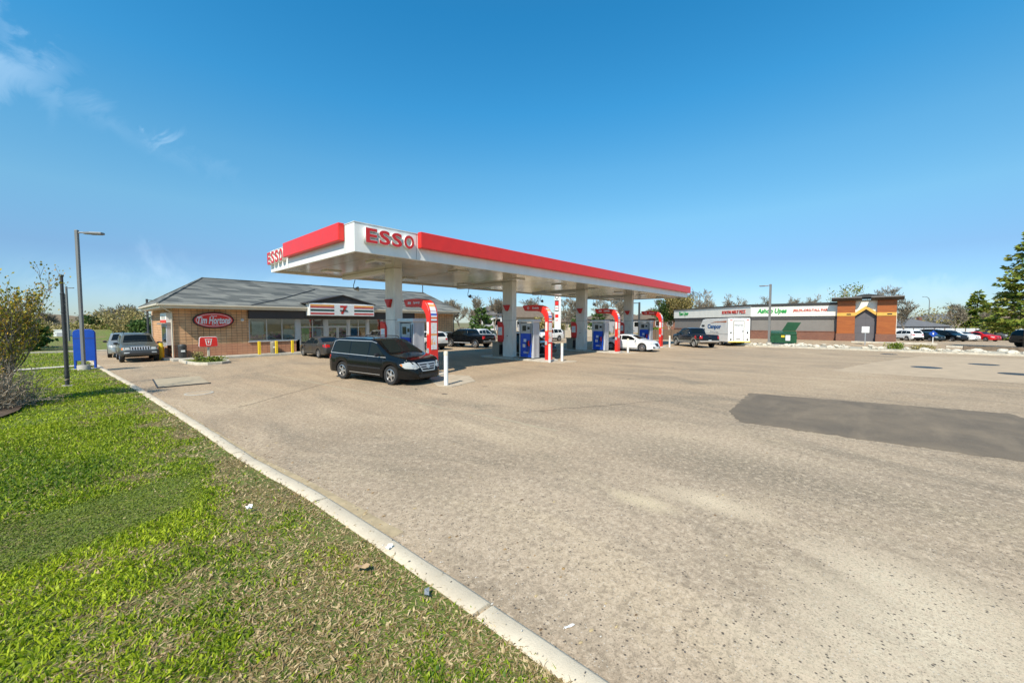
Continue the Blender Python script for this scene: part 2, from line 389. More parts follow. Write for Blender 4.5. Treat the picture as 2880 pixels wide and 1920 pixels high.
VAN = dict(L=5.10, axles=(1.52, -1.48), r=.365, gap=.05, tw=.23, tum=.24, crown=.03,
    top=[(-2.55, .95), (-2.50, 1.12), (-2.40, 1.52), (-2.25, 1.69), (-1.6, 1.745), (-.6, 1.75), (.15, 1.725), (.50, 1.67), (1.38, 1.17), (1.52, 1.13), (2.05, 1.04), (2.34, .94), (2.49, .76), (2.55, .52)],
    belt=[(-2.55, .92), (-2.40, 1.06), (.9, 1.02), (1.4, 1.0), (1.75, .97), (2.2, .88), (2.45, .72), (2.55, .45)],
    plan=[(-2.55, .78), (-2.45, .90), (-2.2, .96), (-1.4, .98), (1.3, .98), (1.9, .955), (2.25, .86), (2.45, .70), (2.55, .52)],
    bot=[(-2.55, .36), (-2.3, .27), (1.9, .24), (2.4, .22), (2.55, .26)],
    side=[[(-2.18, 1.12), (-1.02, 1.10), (-1.02, 1.60), (-2.02, 1.58)], [(-.96, 1.10), (.16, 1.08), (.16, 1.60), (-.96, 1.61)],
          [(.26, 1.07), (1.16, 1.05), (.68, 1.44), (.48, 1.56), (.26, 1.59)]],
    wind=[(1.30, -.76), (1.36, -.3), (1.36, .3), (1.30, .76), (.56, .60), (.52, 0), (.56, -.60)],
    rear_glass=[(-.66, 1.18), (.66, 1.18), (.58, 1.55), (-.58, 1.55)],
    head=[(.40, .68), (.56, .88), (.84, .90), (.84, .68), (.60, .62)], head_side=[(1.98, .80), (2.22, .66), (2.44, .64), (2.40, .74), (2.2, .86)],
    tail=[(.68, .74), (.86, .74), (.80, 1.12), (.66, 1.12)], tail_side=[(-2.50, .80), (-2.34, .80), (-2.26, 1.0), (-2.44, 1.0)],
    grille=[(-.42, .82), (.42, .82), (.30, .56), (-.30, .56)], mirror=(.92, 1.13),
    handles=[(.05, .98), (-.10, .98)][:1] + [(-.80, .98)], seams=[(.22, .32, 1.05), (-1.0, .8, 1.08), (1.12, .75, 1.0)],
    rails=(-2.0, .2, .62, 1.80), plate_rear=.9,
    glass=mat('glass_van', (.012, .016, .015), .05, var=0, spec=.14),
    extra=[('grille_trim', 'front', [(-.46, .85), (.46, .85), (.43, .80), (-.43, .80)], 'chrome', False, .018),
           ('grille_trim', 'front', [(-.46, .85), (-.42, .85), (-.28, .56), (-.32, .53)], 'chrome', False, .018), ('grille_trim', 'front', [(.46, .85), (.42, .85), (.28, .56), (.32, .53)], 'chrome', False, .018),
           ('grille_trim', 'front', [(-.32, .565), (.32, .565), (.32, .53), (-.32, .53)], 'chrome', False, .018),
           ('grille_bar', 'front', [(-.38, .745), (.38, .745), (.38, .715), (-.38, .715)], 'grey_metal', False, .016), ('grille_bar', 'front', [(-.34, .66), (.34, .66), (.34, .635), (-.34, .635)], 'grey_metal', False, .016),
           ('emblem', 'front', [(.085 * math.cos(a), .70 + .085 * math.sin(a)) for a in np.linspace(0, 2 * PI, 17)[:-1]], 'chrome', False, .03),
           ('bumper_intake', 'front', [(-.50, .42), (.50, .42), (.44, .30), (-.44, .30)], 'black_plastic'),
           ('headlight_reflector', 'front', [(.66 + .055 * math.cos(a), .75 + .055 * math.sin(a)) for a in np.linspace(0, 2 * PI, 13)[:-1]], 'chrome', True, .014),
           ('headlight_reflector', 'front', [(.54 + .04 * math.cos(a), .73 + .04 * math.sin(a)) for a in np.linspace(0, 2 * PI, 13)[:-1]], 'chrome', True, .014),
           ('turn_lamp', 'side', [(2.02, .79), (2.10, .73), (2.14, .77), (2.06, .83)], 'lens_amber', True, .012),
           ('window_trim', 'side', [(-2.34, 1.085), (1.25, 1.02), (1.25, 1.045), (-2.34, 1.11)], 'chrome', True, .012),
           ('window_trim', 'side', [(-2.34, 1.10), (-2.16, 1.59), (-1.9, 1.645), (.25, 1.64), (.58, 1.57), (.60, 1.55), (.28, 1.615), (-1.9, 1.62), (-2.13, 1.575), (-2.30, 1.10)], 'chrome', True, .010),
           ('side_moulding', 'side', [(-1.05, .60), (1.02, .58), (1.02, .63), (-1.05, .65)], 'black_plastic', True, .016),
           ('rocker_trim', 'side', [(-.95, .36), (.95, .345), (.95, .365), (-.95, .38)], 'chrome', True, .012),
           ('slide_rail', 'side', [(-2.1, .985), (-1.02, .975), (-1.02, 1.0), (-2.1, 1.01)], 'under_dark', True, .006)])

SUV_OLD = dict(L=4.61, axles=(1.33, -1.36), r=.385, gap=.09, tw=.24, tum=.26, lips=False, rim='five',
    top=[(-2.3, .85), (-2.26, 1.1), (-2.05, 1.62), (-1.9, 1.74), (-1.4, 1.77), (.1, 1.75), (.38, 1.68), (.98, 1.18), (1.1, 1.14), (1.9, 1.04), (2.15, .98), (2.25, .86), (2.3, .60)],
    belt=[(-2.3, .80), (-2.2, 1.08), (.8, 1.06), (1.2, 1.04), (1.9, .98), (2.2, .86), (2.3, .55)],
    plan=[(-2.3, .80), (-2.2, .89), (-1.6, .92), (1.6, .92), (2.05, .88), (2.24, .80), (2.3, .72)],
    bot=[(-2.3, .52), (-2.1, .42), (1.9, .40), (2.3, .47)],
    side=[[(-2.0, 1.14), (-1.25, 1.13), (-1.25, 1.62), (-1.86, 1.62)], [(-1.18, 1.13), (-.42, 1.12), (-.42, 1.63), (-1.18, 1.63)], [(-.34, 1.12), (.72, 1.10), (.30, 1.55), (.1, 1.62), (-.34, 1.63)]],
    wind=[(.94, -.70), (.94, .70), (.42, .60), (.40, 0), (.42, -.60)], rear_glass=[(-.62, 1.18), (.62, 1.18), (.55, 1.58), (-.55, 1.58)],
    head=[(.48, .80), (.50, .95), (.78, .93), (.79, .80)], tail=[(.68, .80), (.85, .80), (.82, 1.1), (.68, 1.1)], tail_side=[(-2.27, .82), (-2.12, .82), (-2.12, 1.05), (-2.25, 1.05)],
    grille=[(-.44, .98), (.44, .98), (.44, .78), (-.44, .78)], mirror=(.66, 1.16), plate_rear=.75, handles=[(-.15, .98), (-1.0, .98)], seams=[(-.38, .45, 1.1), (.80, .5, 1.05)],
    rails=(-1.8, .1, .60, 1.83), mirror_mat=None,
    extra=[('grille_slot', 'front', [(y - .035, .80), (y + .035, .80), (y + .035, .955), (y - .035, .955)], 'under_dark', False, .02) for y in np.linspace(-.36, .36, 7)] +
          [('bumper_cladding', 'front', [(-.86, .74), (.86, .74), (.80, .46), (-.80, .46)], 'steel_dark', False, .012), ('bumper_cladding', 'side', [(1.78, .72), (2.26, .72), (2.26, .48), (1.78, .44)], 'steel_dark', True, .012),
           ('fog_lamp', 'front', [(.50, .60), (.50, .66), (.74, .66), (.74, .58)], 'lens_clear', True, .022), ('turn_lamp', 'front', [(.79, .80), (.78, .93), (.84, .92), (.85, .80)], 'lens_amber', True, .010),
           ('side_cladding', 'side', [(-.92, .40), (.92, .40), (.92, .58), (-.92, .58)], 'steel_dark', True, .012)])
SUV_OLD['mirror_mat'] = MATS['black_plastic']; SUV_OLD['grille_mat'] = MATS['grey_metal']

SEDAN = dict(L=4.70, axles=(1.38, -1.35), r=.32, gap=.06, tw=.21, tum=.38, rim='multi',
    top=[(-2.35, .80), (-2.28, 1.02), (-1.85, 1.08), (-1.62, 1.10), (-1.0, 1.38), (-.55, 1.455), (.1, 1.46), (.5, 1.38), (1.20, 1.04), (1.32, .99), (1.95, .88), (2.2, .78), (2.35, .52)],
    belt=[(-2.35, .74), (-2.2, .97), (-1.3, .98), (.9, .93), (1.3, .91), (2.0, .80), (2.25, .66), (2.35, .45)],
    plan=[(-2.35, .70), (-2.2, .82), (-1.5, .88), (1.4, .89), (1.95, .84), (2.2, .72), (2.35, .50)],
    bot=[(-2.35, .36), (-2.1, .24), (1.95, .21), (2.35, .26)],
    side=[[(-1.28, 1.02), (-.48, 1.01), (-.48, 1.36), (-.85, 1.35)], [(-.40, 1.00), (1.02, .97), (.50, 1.28), (.15, 1.37), (-.40, 1.37)]],
    wind=[(1.14, -.68), (1.14, .68), (.50, .54), (.46, 0), (.50, -.54)], rear_top=[(-1.58, -.64), (-1.58, .64), (-.98, .52), (-.98, -.52)],
    head=[(.46, .60), (.50, .72), (.72, .74), (.74, .62)], head_side=[(1.98, .68), (2.24, .58), (2.26, .66), (2.05, .77)], tail=[(.44, .78), (.74, .76), (.74, .98), (.46, .96)], tail_side=[(-2.30, .78), (-2.02, .84), (-2.06, .96), (-2.28, .96)],
    grille=[(-.34, .68), (.34, .68), (.28, .54), (-.28, .54)], mirror=(.92, 1.02), plate_rear=.86, handles=[(-.22, .86), (-1.12, .88)], seams=[(-.44, .35, 1.0), (.98, .5, .95)],
    extra=[('bumper_intake', 'front', [(-.5, .42), (.5, .42), (.44, .30), (-.44, .30)], 'black_plastic'), ('emblem', 'front', [(-.06, .58), (.06, .58), (.06, .65), (-.06, .65)], 'chrome', False, .02),
           ('rocker_trim', 'side', [(-.95, .28), (.98, .26), (.98, .32), (-.95, .34)], 'black_plastic', True), ('bumper_insert', 'rear', [(-.62, .46), (.62, .46), (.62, .34), (-.62, .34)], 'black_plastic')])

SPORT = dict(SEDAN, L=4.90, axles=(1.46, -1.40), r=.355, gap=.05, tw=.25, rim='multi', tum=.42,
    top=[(-2.45, .82), (-2.38, 1.02), (-1.95, 1.08), (-1.75, 1.10), (-1.05, 1.36), (-.6, 1.43), (.05, 1.43), (.45, 1.35), (1.15, 1.04), (1.3, 1.0), (1.95, .90), (2.28, .76), (2.45, .50)],
    belt=[(-2.45, .76), (-2.3, .96), (-1.3, .98), (.9, .93), (1.3, .92), (2.05, .80), (2.32, .64), (2.45, .44)],
    plan=[(-2.45, .74), (-2.3, .86), (-1.5, .92), (-.6, .90), (1.4, .92), (2.0, .88), (2.3, .74), (2.45, .55)],
    side=[[(-1.45, 1.03), (-.48, 1.01), (-.48, 1.34), (-.85, 1.33)], [(-.42, 1.00), (1.00, .97), (.50, 1.25), (.15, 1.34), (-.42, 1.345)]],
    wind=[(1.10, -.70), (1.10, .70), (.44, .54), (.40, 0), (.44, -.54)], rear_top=[(-1.70, -.66), (-1.70, .66), (-1.05, .52), (-1.05, -.52)],
    head=[(.46, .64), (.50, .72), (.76, .76), (.78, .66)], head_side=[(1.96, .72), (2.34, .60), (2.36, .67), (2.1, .80)],
    grille=[(-.36, .70), (.36, .70), (.26, .46), (-.26, .46)],
    extra=[('grille_trim', 'front', [(-.40, .73), (.40, .73), (.37, .69), (-.37, .69)], 'chrome', False, .016), ('fog_intake', 'front', [(.46, .44), (.70, .46), (.68, .32), (.46, .30)], 'black_plastic', True),
           ('fender_vent', 'side', [(.86, .66), (1.0, .68), (1.0, .72), (.86, .70)], 'chrome', True, .01), ('rocker_trim', 'side', [(-.98, .27), (1.05, .25), (1.05, .31), (-.98, .33)], 'steel_dark', True)],
    head_mat=None, mirror_mat=MATS['paint_white'], bot=[(-2.45, .36), (-2.2, .22), (2.0, .18), (2.45, .24)])

CUV = dict(L=4.60, axles=(1.36, -1.32), r=.355, gap=.07, tw=.23, tum=.30,
    top=[(-2.3, .92), (-2.24, 1.14), (-1.95, 1.55), (-1.75, 1.64), (-1.2, 1.69), (-.1, 1.70), (.35, 1.63), (1.10, 1.16), (1.25, 1.11), (1.9, 1.0), (2.15, .88), (2.3, .58)],
    belt=[(-2.3, .88), (-2.15, 1.12), (-.9, 1.06), (.9, 1.02), (1.3, 1.0), (1.95, .90), (2.2, .76), (2.3, .50)],
    plan=[(-2.3, .74), (-2.15, .86), (-1.5, .92), (1.4, .92), (1.95, .87), (2.2, .75), (2.3, .58)],
    bot=[(-2.3, .42), (-2.1, .30), (1.95, .27), (2.3, .34)],
    side=[[(-1.88, 1.18), (-1.20, 1.13), (-1.20, 1.54), (-1.72, 1.53)], [(-1.13, 1.13), (-.42, 1.10), (-.42, 1.58), (-1.13, 1.56)], [(-.34, 1.10), (.90, 1.06), (.34, 1.46), (.05, 1.57), (-.34, 1.585)]],
    wind=[(1.04, -.70), (1.04, .70), (.38, .58), (.34, 0), (.38, -.58)], rear_glass=[(-.62, 1.20), (.62, 1.20), (.50, 1.56), (-.50, 1.56)],
    head=[(.44, .74), (.50, .86), (.74, .88), (.76, .76)], head_side=[(1.95, .82), (2.2, .72), (2.2, .82), (2.0, .92)], tail=[(.46, .92), (.78, .90), (.76, 1.08), (.5, 1.06)], tail_side=[(-2.26, .94), (-2.0, 1.0), (-2.02, 1.10), (-2.22, 1.10)],
    grille=[(-.40, .86), (.40, .86), (.34, .64), (-.34, .64)], mirror=(.82, 1.12), plate_rear=.80, handles=[(-.2, .96), (-1.0, .98)], seams=[(-.38, .4, 1.08), (.92, .5, 1.02)],
    rails=(-1.7, .0, .58, 1.76),
    extra=[('lower_cladding', 'side', [(-.93, .32), (.96, .30), (.96, .46), (-.93, .48)], 'black_plastic', True), ('lower_cladding', 'rear', [(-.72, .62), (.72, .62), (.70, .42), (-.70, .42)], 'black_plastic'),
           ('bumper_intake', 'front', [(-.52, .52), (.52, .52), (.46, .38), (-.46, .38)], 'black_plastic')])

def truck(L, fx, rx, r, H, lower=None):
    c = -.55          # back of cab
    return dict(L=L, axles=(fx, rx), r=r, gap=.10, tw=.27, tum=.24, rim='five', lips=True,
    top=[(-L / 2, 1.10), (-L / 2 + .05, 1.26), (-L / 2 + .2, 1.28), (c - .16, 1.28), (c - .10, 1.34), (c, H - .12), (c + .12, H - .03), (.0, H), (.75, H - .02), (1.0, H - .10), (1.62, 1.36), (1.75, 1.31), (L / 2 - .35, 1.20), (L / 2 - .12, 1.12), (L / 2 - .02, .9), (L / 2, .6)],
    belt=[(-L / 2, 1.05), (-L / 2 + .1, 1.24), (c, 1.24), (1.2, 1.20), (1.7, 1.20), (L / 2 - .3, 1.08), (L / 2 - .1, .95), (L / 2, .55)],
    plan=[(-L / 2, .92), (-L / 2 + .1, .97), (0, .98), (L / 2 - .8, .98), (L / 2 - .3, .95), (L / 2 - .05, .84), (L / 2, .78)],
    bot=[(-L / 2, .60), (-L / 2 + .3, .45), (L / 2 - .5, .40), (L / 2, .46)],
    side=[[(c + .12, 1.30), (.22, 1.28), (.22, H - .16), (c + .22, H - .17)], [(.32, 1.28), (1.42, 1.25), (1.05, H - .22), (.88, H - .17), (.32, H - .15)]],
    wind=[(1.56, -.78), (1.56, .78), (1.02, .66), (.98, 0), (1.02, -.66)], rear_glass=[(-.62, 1.42), (.62, 1.42), (.54, H - .16), (-.54, H - .16)],
    head=[(.55, .84), (.55, 1.04), (.84, 1.02), (.84, .84)], head_side=[(L / 2 - .32, .84), (L / 2 - .06, .84), (L / 2 - .06, .98), (L / 2 - .32, 1.02)], tail=[(.76, .90), (.93, .90), (.93, 1.2), (.76, 1.2)], tail_side=[(-L / 2 + .02, .90), (-L / 2 + .16, .90), (-L / 2 + .16, 1.2), (-L / 2 + .02, 1.2)],
    grille=[(-.52, 1.06), (.52, 1.06), (.50, .80), (-.50, .80)], mirror=(1.30, 1.36), plate_rear=.72, handles=[(.38, 1.12), (-.40, 1.12)], seams=[(.27, .5, 1.26), (c + .05, .55, 1.3)],
    extra=[('rear_bumper', 'rear', [(-.94, .74), (.94, .74), (.92, .56), (-.92, .56)], 'chrome', False, .05), ('front_bumper', 'front', [(-.82, .76), (.82, .76), (.80, .52), (-.80, .52)], 'chrome', False, .03),
           ('bed_liner', 'top', [(-L / 2 + .14, -.80), (-L / 2 + .14, .80), (c - .22, .80), (c - .22, -.80)], 'under_dark', False, .004), ('running_board', 'side', [(rx + r + .2, .47), (fx - r - .16, .47), (fx - r - .16, .54), (rx + r + .2, .54)], 'grey_metal', True, .04),
           ('tailgate_seam', 'rear', [(-.76, 1.22), (.76, 1.22), (.76, 1.235), (-.76, 1.235)], 'under_dark', False, .008), ('tailgate_handle', 'rear', [(-.13, 1.05), (.13, 1.05), (.13, 1.13), (-.13, 1.13)], 'black_plastic', False, .01)])
PICKUP = truck(5.35, 1.62, -1.58, .38, 1.82); PICKUP['lip_mat'] = MATS['black_plastic']
BIGTRUCK = truck(5.85, 1.85, -1.75, .40, 1.93); BIGTRUCK['lip_mat'] = MATS['paint_silver']; BIGTRUCK['rim'] = 'steel'
# ---------------------------------------------------------------- ground, lot, lawn
def sm01(x, a, b):
    t = np.clip((np.asarray(x, float) - a) / (b - a), 0, 1); return t * t * (3 - 2 * t)
def zg(x, y):
    up = .27 * sm01(x, 52.5, 60) * sm01(y, -6, -2) * (1 - sm01(y, 11, 17))
    dn = -.45 * sm01(x, 62, 84) * (1 - sm01(y, -3, 1))
    return up + dn
KERB = [(2.32, -14), (2.31, -4), (2.30, 0), (2.29, 2.7), (2.21, 5.6), (2.03, 7.8), (1.93, 10.6), (1.77, 14), (1.50, 19.4), (1.22, 24), (.92, 29), (.72, 33), (.45, 38), (.2, 43), (0., 47)]
kx = lambda y: np.interp(y, [p[1] for p in KERB], [p[0] for p in KERB])

def sheet(name, xs, ys, zf, m, kind='structure', xmap=None):
    X, Y = np.meshgrid(xs, ys); 
    if xmap is not None: X = xmap(X, Y)
    Z = zf(X, Y); nx, ny = len(xs), len(ys)
    v = np.stack([X, Y, Z], -1).reshape(-1, 3)
    f = [(j * nx + i, j * nx + i + 1, (j + 1) * nx + i + 1, (j + 1) * nx + i) for j in range(ny - 1) for i in range(nx - 1)]
    me = bpy.data.meshes.new(name); me.from_pydata(v.tolist(), [], f); me.materials.append(m)
    me.polygons.foreach_set('use_smooth', [True] * len(f)); me.update()
    o = bpy.data.objects.new(name, me); COL.objects.link(o)
    if kind: o['kind'] = kind
    return o

# asphalt: dusty, sun-bleached, pitted close by
g = NG('asphalt'); v = g.mapping()
big = g.noise(v, .11, 6, .62, .6); mid = g.noise(g.mapping((1.2, .35, 1), (0, 0, .1)), .9, 6, .7, .6); streak = g.noise(g.mapping((1.0, .13, 1), (0, 0, .12)), .85, 6, .68, .5)
fine = g.noise(v, 38, 4, .75); grain = g.noise(v, 150, 3, .8)
c = g.mix(g.rng(big, .40, .60), (.440, .332, .228), (.305, .226, .150))
sxy = g.N.new('ShaderNodeSeparateXYZ'); g.lk(v, sxy.inputs[0]); dd = g.math('ADD', g.math('ADD', g.math('MULTIPLY', sxy.outputs['X'], .74), g.math('MULTIPLY', sxy.outputs['Y'], .67)), g.math('MULTIPLY', big, 9.))
c = g.mix(g.math('MULTIPLY', g.rng(dd, 10., 20.), .80), c, (.405, .278, .165))
c = g.mix(g.math('MULTIPLY', g.math('MULTIPLY', g.rng(streak, .52, .72), .85), g.rng(fine, .35, .6)), c, (.135, .110, .082))
c = g.mix(g.math('MULTIPLY', g.rng(mid, .52, .75), .55), c, (.46, .36, .225))
blot = g.noise(g.mapping((.75, .30, 1), (0, 0, .15), loc=(3.1, 1.7, 0)), .55, 7, .72, .8); c = g.mix(g.math('MULTIPLY', g.rng(blot, .50, .66), .72), c, (.150, .118, .082)); c = g.mix(g.math('MULTIPLY', g.rng(blot, .32, .45, 1, 0), .6), c, (.58, .44, .285))
grit = g.noise(v, 13, 5, .78, .6); c = g.mix(g.math('MULTIPLY', g.rng(grit, .50, .62), .62), c, (.165, .122, .080)); c = g.mix(g.math('MULTIPLY', g.rng(grit, .38, .47, 1, 0), .60), c, (.60, .475, .34))
def spot(cx, cy, rx, ry, amt, col_, c):
    dx = g.math('DIVIDE', g.math('SUBTRACT', sxy.outputs['X'], cx), rx); dy = g.math('DIVIDE', g.math('SUBTRACT', sxy.outputs['Y'], cy), ry); d_ = g.math('ADD', g.math('SQRT', g.math('ADD', g.math('MULTIPLY', dx, dx), g.math('MULTIPLY', dy, dy))), g.math('MULTIPLY', g.math('SUBTRACT', blot, .5), 2.2))
    return g.mix(g.math('MULTIPLY', g.math('MULTIPLY', g.rng(d_, .1, 1.1, 1, 0), amt), g.rng(grit, .34, .52)), c, col_)
c = spot(5.8, 1.55, .36, .8, .7, (.70, .56, .38), c); c = spot(5.2, 2.2, .25, .6, .7, (.66, .53, .34), c); c = spot(7.6, 1.4, 1.1, 3.2, .75, (.150, .118, .080), c); c = spot(10.2, 6.3, 1.0, 3.5, .5, (.17, .132, .088), c)
c = spot(4.4, -.5, 1.7, 1.2, .9, (.64, .535, .38), c); c = spot(3.5, 5.4, .5, 2.2, .4, (.20, .155, .105), c); c = spot(13, 12.6, 5.0, .9, .5, (.16, .115, .07), c)
c = g.mix(g.math('MULTIPLY', g.rng(fine, .48, .68), .62), c, (.155, .122, .082))
c = g.mix(g.math('MULTIPLY', g.rng(grain, .48, .75), .7), c, (.64, .53, .37))
vo = g.voro(v, 22); pit = g.math('MULTIPLY', g.rng(vo.outputs['Distance'], .16, .26, 1, 0), g.rng(vo.outputs['Color'], .56, .60))
vo2 = g.voro(v, 60); pit2 = g.math('MULTIPLY', g.rng(vo2.outputs['Distance'], .20, .34, 1, 0), g.rng(vo2.outputs['Color'], .60, .66))
vo3 = g.voro(v, 42); peb = g.math('MULTIPLY', g.rng(vo3.outputs['Distance'], .2, .32, 1, 0), g.rng(vo3.outputs['Color'], .70, .74))
c = g.mix(g.math('MULTIPLY', pit2, .55), c, (.11, .09, .07)); c = g.mix(g.math('MULTIPLY', peb, .55), c, (.56, .51, .43)); c = g.mix(g.math('MULTIPLY', pit, .8), c, (.045, .038, .032))
g.col(c); g.rough(.86); g.b.inputs['Specular IOR Level'].default_value = .3
g.bump(g.math('SUBTRACT', g.math('ADD', fine, g.math('MULTIPLY', grain, .5)), g.math('ADD', pit, pit2)), .45, .012)

g = NG('asphalt_dark'); v = g.mapping()
a = g.noise(v, .7, 6, .7, .4); fine = g.noise(v, 45, 4, .75); st = g.noise(g.mapping((.3, 1.4, 1), (0, 0, 1.2)), 1.1, 4, .6)
c = g.mix(g.rng(a, .35, .68), (.185, .138, .088), (.110, .084, .057)); c = g.mix(g.math('MULTIPLY', g.rng(st, .5, .7), .6), c, (.24, .18, .115))
c = g.mix(g.math('MULTIPLY', g.rng(fine, .5, .75), .45), c, (.25, .22, .18)); g.col(c); g.rough(.85); g.bump(fine, .4, .01)

g = NG('dry_ground'); v = g.mapping(); a = g.noise(v, .05, 6, .65); b_ = g.noise(v, .8, 6, .7)
c = g.mix(g.rng(a, .4, .6), (.15, .15, .05), (.22, .17, .09)); c = g.mix(g.math('MULTIPLY', g.rng(b_, .45, .7), .5), c, (.10, .11, .04)); g.col(c); g.rough(.95); g.bump(b_, .6, .2)

g = NG('lawn_soil'); v = g.mapping(); a = g.noise(v, .55, 6, .65, .5); b_ = g.noise(v, 5, 6, .7); d = g.noise(v, 40, 3, .7)
sx = g.N.new('ShaderNodeSeparateXYZ'); g.lk(g.tc.outputs['Object'], sx.inputs[0])
c = g.mix(g.rng(a, .44, .64), (.15, .20, .022), (.24, .17, .07)); c = g.mix(g.math('MULTIPLY', g.rng(b_, .42, .68), .6), c, (.06, .085, .012))
c = g.mix(g.math('MULTIPLY', g.rng(d, .5, .7), .5), c, (.20, .19, .075)); g.col(c); g.rough(.95); g.bump(g.math('ADD', b_, d), .8, .05)

gx = np.unique(np.concatenate([np.linspace(-900, -60, 8), np.linspace(-60, 150, 71), np.linspace(150, 1000, 8)])); gy = np.unique(np.concatenate([np.linspace(-700, -60, 7), np.linspace(-60, 140, 67), np.linspace(140, 1100, 8)]))
tag(sheet('ground', gx, gy, lambda x, y: zg(x, y) - .05, MATS['dry_ground']), 'dry brownish open ground reaching out to the horizon', 'ground')
lx = np.concatenate([np.linspace(0, 1, 40)]); ly = np.arange(-20, 74.1, 1.4)
tag(sheet('asphalt_lot', np.linspace(0, 1, 92), ly, lambda x, y: zg(x, y), MATS['asphalt'], xmap=lambda u, y: kx(y) + u * (124 - kx(y))), 'dusty sun bleached asphalt forecourt filling the foreground', 'car park')

def flat(name, pts, m, z=.004, label=None, cat=None, kind='structure', ragged=0.):
    P = []
    for i in range(len(pts)):
        a, b = np.array(pts[i], float), np.array(pts[(i + 1) % len(pts)], float); k = max(1, int(np.linalg.norm(b - a) / .12)) if ragged else 1
        for t in range(k):
            q = a + (b - a) * t / k
            if ragged: q = q + RNG.normal(0, ragged, 2)
            P.append(q)
    mb = MB(); mb.add([(p[0], p[1], z + float(zg(p[0], p[1]))) for p in P], [tuple(range(len(P)))])
    return tag(mb.build(name, m), label, cat, kind=kind)
flat('asphalt_patch', [(11.05, 2.25), (12.2, 2.75), (15.83, 2.93), (16.4, 0), (17.0, -3.05), (15.2, -3.5), (13.2, -3.6), (11.3, -2.6), (11.15, 0)], MATS['asphalt_dark'], .004, 'long patch of darker newer asphalt on the forecourt', 'road patch', ragged=.035)
mat('apron_concrete', (.415, .312, .205), .9, var=.14, scale=1.2, bump=.15)
flat('concrete_apron', [(25.9, 1.2), (25.8, -5), (25.4, -14), (43, -14), (42.8, -6), (41.5, -3.2), (33, -.5)], MATS['apron_concrete'], .004, 'pale concrete apron round the manholes by the far kerb', 'paving', ragged=.03)
mat('joint_tan', (.37, .30, .20), .9, var=.2, scale=6); mat('crack_dark', (.055, .045, .036), .95, var=.2)
def wob(a, b, n, s):
    a, b = np.array(a), np.array(b); p = [a + (b - a) * t for t in np.linspace(0, 1, n)]; o = 0; out = []
    for q in p: o = .8 * o + RNG.normal(0, s); out.append((q[0] + o, q[1] + o * .4))
    return out
tag(ribbon(wob((6.2, 21.5), (7.35, 5.2), 60, .012), .11, .004).build('pavement_joint', MATS['joint_tan']), 'pale worn joint line running across the forecourt asphalt', 'road joint', kind='structure')
tag(ribbon(wob((3.1, 13.6), (6.9, 16.4), 40, .03) + wob((6.95, 16.45), (9.2, 17.4), 12, .02), .022, .0045).build('pavement_crack', MATS['crack_dark']), 'thin dark crack wandering over the asphalt in front of the black minivan', 'crack', kind='structure')
tag(ribbon(wob((8.2, 7.0), (12.6, 4.6), 40, .03), .018, .0042).build('pavement_crack', MATS['crack_dark']), 'thin dark crack near the darker asphalt patch', 'crack', kind='structure')
tag(ribbon(wob((2.45, 4.), (2.05, 9), 30, .006) + wob((1.98, 10.6), (1.0, 29), 60, .008), .16, .003).build('gutter_dust', mat('dust_tan', (.385, .30, .18), .95, var=.25, scale=5)), 'sandy dust collected along the foot of the kerb', 'dust', kind='structure')

# long kerb: sawn into 3 m stones with a rounded nose
kb = MB(); pts = []
for i in range(len(KERB) - 1):
    (x0, y0), (x1, y1) = KERB[i], KERB[i + 1]; n = max(1, int(abs(y1 - y0) / .5)); pts += [(x0 + (x1 - x0) * t / n, y0 + (y1 - y0) * t / n) for t in range(n)]
pts.append(KERB[-1])
prof = [(0.02, -.05), (0.0, .06), (-.025, .125), (-.06, .145), (-.20, .15), (-.235, .14), (-.245, -.05)]
jy = [y for y in np.arange(-13, 47, 3.05)]
rows = []
for x, y in pts: rows.append((x, y, 0))
for y in jy: rows += [(float(kx(y)), y - .022, 0), (float(kx(y)), y - .014, 1), (float(kx(y)), y + .014, 1), (float(kx(y)), y + .022, 0)]
rows.sort(key=lambda r: r[1]); vs = []; fs = []; n = len(prof)
for x, y, j in rows:
    dx, dz = RNG.normal(0, .004), RNG.normal(0, .003)
    for px, pz in prof: vs.append((x + px + dx - (.03 if j and px > -.05 else 0), y, pz + (dz if pz > 0 else 0) - (.035 if j and pz > 0 else 0)))
fs = [(i * n + k, i * n + k + 1, (i + 1) * n + k + 1, (i + 1) * n + k) for i in range(len(rows) - 1) for k in range(n - 1)]
kb.add(vs, fs)
g = NG('kerb_concrete'); v = g.mapping(); a = g.noise(v, 1.6, 6, .65); b_ = g.noise(v, 14, 5, .7, 1.5); d = g.noise(v, 90, 3, .7)
c = g.mix(g.rng(a, .35, .65), (.68, .575, .42), (.54, .45, .325)); c = g.mix(g.math('MULTIPLY', g.rng(b_, .60, .70), .6), c, (.34, .245, .12))
c = g.mix(g.math('MULTIPLY', g.rng(d, .55, .75), .35), c, (.30, .26, .20)); g.col(c); g.rough(.9); g.bump(g.math('ADD', d, b_), .4, .01)
tag(kb.build('kerb', MATS['kerb_concrete'], smooth=50), 'long pale concrete kerb between the lawn and the asphalt', 'kerb', kind='structure')

